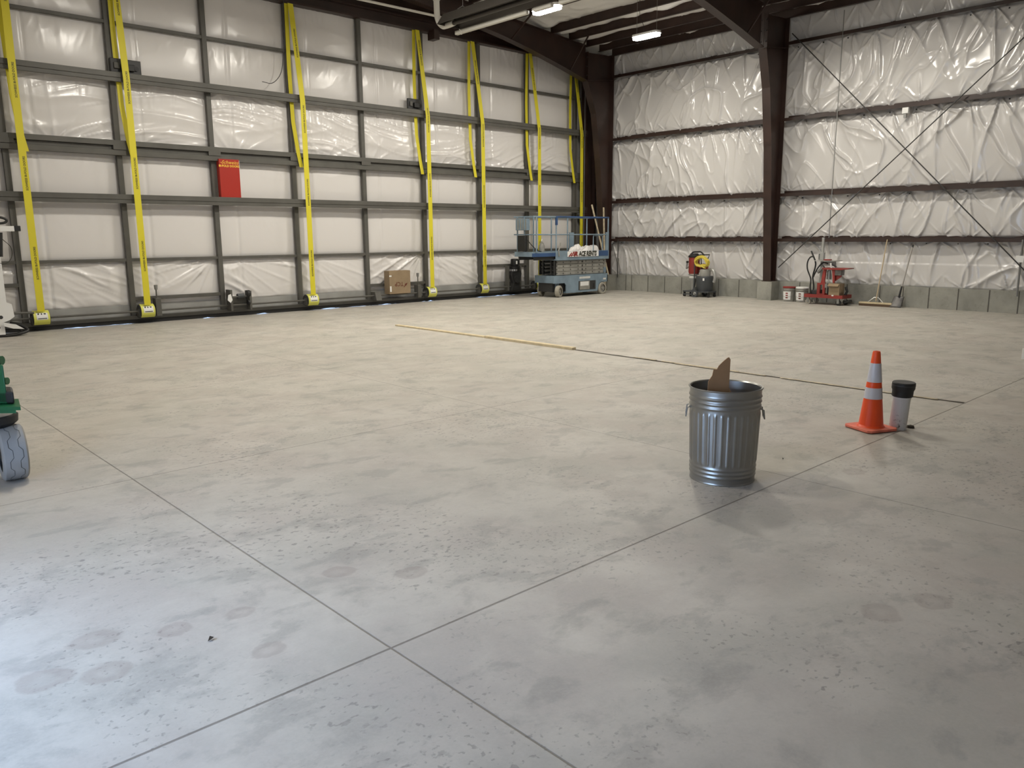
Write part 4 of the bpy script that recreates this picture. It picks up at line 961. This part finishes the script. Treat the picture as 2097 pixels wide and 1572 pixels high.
# ================================================================ PLANKS AND JOINT
for y0, y1, x0, x1, h, lb in ((10.24, 12.85, 8.83, 8.86, .024, 'far pale wooden plank lying along the floor joint'), (8.14, 10.2, 8.85, 8.84, .038, 'near pale wooden plank lying along the floor joint')):
    O = Vector(((x0+x1)/2, (y0+y1)/2, 0)); b = MB(O)
    b.v += [(x1-.0, y0, 0), (x1+.09, y0, 0), (x0+.09, y1, 0), (x0, y1, 0), (x1-.0, y0, h), (x1+.09, y0, h), (x0+.09, y1, h), (x0, y1, h)]
    b.f += [(3, 2, 1, 0), (4, 5, 6, 7), (0, 1, 5, 4), (1, 2, 6, 5), (2, 3, 7, 6), (3, 0, 4, 7)]
    tag(b.build('wooden_plank', 'plank', loc=O, bevel=.002), lb, 'plank', 'planks on the floor joint')
js = thing('joint_form_strip', 'rough open floor joint with pale edge strip, running from the plank behind the pipe stub', 'floor joint', (8.9, 5.4, 0))
O = js.location; ysj = np.arange(2.66, 8.14, .03); nn = len(ysj)
cx = 8.895+.012*(vn(ysj*1.2, ysj*0, 3)-.5); wl = .018+.02*vn(ysj*4, ysj*0, 5); wr_ = .018+.02*vn(ysj*5, ysj*0, 6)
Pj = np.zeros((nn, 2, 3)); Pj[:, 0] = np.stack([cx-wl-O.x, ysj-O.y, np.full(nn, .0025)], -1); Pj[:, 1] = np.stack([cx+wr_-O.x, ysj-O.y, np.full(nn, .0025)], -1)
j_ = MB(); j_.grid(Pj[:, ::-1]); j_.build('dark_gap', 'soil', js)
for a, c, off in ((2.9, 3.35, -.035), (3.3, 4.7, -.028), (4.9, 6.3, -.03), (5.3, 6.5, .005), (6.6, 7.0, .012)):
    seg = MB(); yv = np.arange(a, c, .05); x_ = 8.895+off+.008*(vn(yv*3, yv*0, 9)-.5); wv_ = .012+.012*vn(yv*4, yv*0, 12)
    q = np.zeros((len(yv), 2, 3)); q[:, 0] = np.stack([x_+wv_-O.x, yv-O.y, np.full(len(yv), .007)], -1); q[:, 1] = np.stack([x_-wv_-O.x, yv-O.y, np.full(len(yv), .007)], -1)
    seg.grid(q); so = seg.build('edge_strip', 'strip', js); so.modifiers.new('solid', 'SOLIDIFY').thickness = .006

# leaf-like scraps on the floor
for i, (x, y, s2, lb) in enumerate(((1.207, 3.258, .017, 'tiny dark scrap on the bare floor left of the crossing joints'), (5.62, 2.92, .009, 'tiny dark chip on the floor between the trash can and the cone'))):
    o = Vector((x, y, 0)); b = MB(o)
    b.v += [(x-s2, y-s2*.4, .002), (x+s2*.2, y-s2*.7, .012), (x+s2, y+s2*.3, .006), (x, y+s2*.6, .016), (x, y, .002)]; b.f += [(0, 1, 4), (1, 2, 4), (2, 3, 4), (3, 0, 4), (0, 3, 2, 1)]
    tag(b.build('floor_scrap', 'soil', loc=o), lb, 'scrap')

# ================================================================ GREEN MACHINE (left edge)
GO = Vector((1.02, 6.68, 0)); t = thing('green_lift_machine', 'green machine on a light grey swivel wheel, cropped by the left edge', 'machine', GO)
lf = Vector((-rt.x, -rt.y, 0)); tw = Vector((-.16, -.98, 0)).normalized()
ax = (lf*.84+tw*.54).normalized(); c0 = Vector((.10, -.09, .205))
def G3(name, m, fn, parent=None, bevel=0):
    b = MB(); fn(b); return b.build(name, m, parent or t, bevel)
tr = .2
def treadmod(i, th, h):
    return 0
ty = G3('tyre', 'tyreblue', lambda b: b.lathe([(tr*.68, .075), (tr*.8, .085), (tr*.93, .08), (tr, .068), (tr+.002, 0), (tr, -.068), (tr*.93, -.08), (tr*.68, -.08)], 48, c0, ax))
def grooves(b):
    for off in (-.035, .028):
        U_ = ax.orthogonal().normalized(); Vv = ax.cross(U_); pts = []
        for k in range(48):
            th = 2*PI*k/48; zg = off+(.011 if (k//3) % 2 else -.011); pts.append(c0+ax*zg+(U_*math.cos(th)+Vv*math.sin(th))*(tr+.0015))
        b.tube(pts, .002, 4, closed=True)
G3('tread_groove', 'tank', grooves, ty)
G3('rim', 'black', lambda b: b.lathe([(tr*.68, .075), (tr*.62, .02), (.07, .01), (.06, .07), (.001, .08)], 32, c0, ax), ty)
G3('wheel_fork', 'black', lambda b: b.lathe([(.001, .40), (.12, .40), (.155, .43), (.16, .48), (.001, .50)], 24, (.02, -.02, 0)))
G3('bearing_ring', 'silver', lambda b: b.lathe([(.15, .475), (.155, .48), (.155, .52), (.15, .525)], 32, (.0, -.0, 0)))
G3('wheel_fork', 'black', lambda b: b.box(-.12, -.02, -.06, .06, .16, .42))
def rotbox(b, u0, u1, v0, v1, z0, z1):           # box in the machine's own frame (u along left)
    k = len(b.v)
    for z in (z0, z1):
        for v_ in (v0, v1):
            for u_ in (u0, u1): p = lf*u_+tw*v_; b.v.append((p.x, p.y, z))
    b.f += [tuple(k+i for i in q) for q in ((0, 2, 3, 1), (4, 5, 7, 6), (0, 1, 5, 4), (2, 6, 7, 3), (0, 4, 6, 2), (1, 3, 7, 5))]
G3('chassis_beam', 'green', lambda b: (rotbox(b, -.235, .9, -.17, .17, .55, .575), rotbox(b, -.20, .9, -.15, .15, .525, .55), rotbox(b, .1, .9, -.1, .1, .575, .72)))
G3('tool_case', 'black', lambda b: rotbox(b, -.20, -.06, -.16, .06, .575, .67), bevel=.015)
G3('jack_post', 'green', lambda b: (rotbox(b, -.15, .08, -.06, .06, .575, .86), rotbox(b, -.13, .06, -.04, .04, .66, .72)), bevel=.01)
G3('jack_knob', 'green', lambda b: b.tube([lf*(-.11)+Vector((0, 0, .885)), lf*(-.15)+Vector((0, 0, .885))], .033, 10))
G3('jack_knob', 'green', lambda b: b.tube([lf*(-.12)+Vector((0, 0, .735)), lf*(-.17)+Vector((0, 0, .735))], .026, 10))
G3('hose', 'black', lambda b: b.tube([lf*(-.1)+Vector((0, 0, .69)), lf*(-.15)+Vector((0, 0, .62))], .012, 6))

# ================================================================ WHITE MACHINE (left edge, by the door)
WO = Vector((2.79, 16.45, 0)); t = thing('white_rig', 'white steel stand with perforated base plates and black fittings at the left edge', 'machine', WO)
def W3(name, m, fn, parent=None, bevel=0):
    b = MB(); fn(b); return b.build(name, m, parent or t, bevel)
W3('post', 'white', lambda b: b.box(-.15, .21, .0, .1, .5, 2.0))
def plate(b, x0, x1, z0, z1, y): b.box(x0, x1, y-.006, y, z0, z1)
W3('base_plate', 'white', lambda b: b.prism([(-.4, .05), (.13, .05), (.13, .27), (.22, .30), (.30, .36), (.28, .58), (.20, .62), (.18, .71), (-.4, .71)], 'y', -.05, -.03))
for x, z in ((.06, .60), (.09, .36), (.03, .18)): W3('plate_hole', 'frame_dark', lambda b: b.lathe([(.001, 0), (.032, 0), (.032, .003), (.001, .003)], 16, (x, -.051, z), (0, -1, 0)))
W3('arm', 'white', lambda b: b.box(-.4, .46, -.05, .03, 1.86, 1.95))
W3('arm_cap', 'black', lambda b: b.box(.46, .56, -.055, .035, 1.86, 1.955), bevel=.01)
W3('handle_loop', 'black', lambda b: b.tube(bezier([(.0, -.02, 2.04), (.24, -.02, 2.10), (.36, -.02, 2.06), (.30, -.02, 2.0), (.0, -.02, 2.0)], 5), .022, 8))
W3('black_grip', 'black', lambda b: b.tube([(.22, -.06, 1.84), (.20, -.06, 1.42)], [.055, .035], 10))
W3('thin_cable', 'ink', lambda b: b.tube(bezier([(.26, -.06, 1.72), (.37, -.06, 1.58), (.36, -.06, 1.40), (.26, -.06, 1.30), (.14, -.06, 1.32)], 6), .006, 5))
W3('axle', 'frame', lambda b: b.tube([(.2, .0, .42), (.62, .0, .40)], .022, 8))
W3('foot_bracket', 'white', lambda b: b.prism([(.1, .27), (.3, .22), (.42, .13), (.25, .15), (.12, .2)], 'y', -.1, -.08))
W3('floor_hose', 'black', lambda b: (b.tube(bezier([(-.3, .0, .03), (.2, -.02, .03), (.38, .0, .05), (.50, .05, .09), (.42, .12, .18), (.25, .12, .24)], 6), .028, 8), b.tube(bezier([(-.3, .1, .03), (.3, .08, .03), (.42, .12, .05), (.36, .16, .12), (.1, .12, .15)], 6), .025, 8)))

# ================================================================ GREY POST (right edge)
t = thing('grey_post', 'pale grey square post with a wider base block, cropped by the right edge', 'post', (12.60, 2.95, 0), rz=-.2)
MB().box(-.10, .12, -.12, .12, 0, .16).build('base_block', 'offwhite', t, bevel=.006); MB().box(-.07, .10, -.10, .10, .16, .60).build('post', 'offwhite', t, bevel=.006)
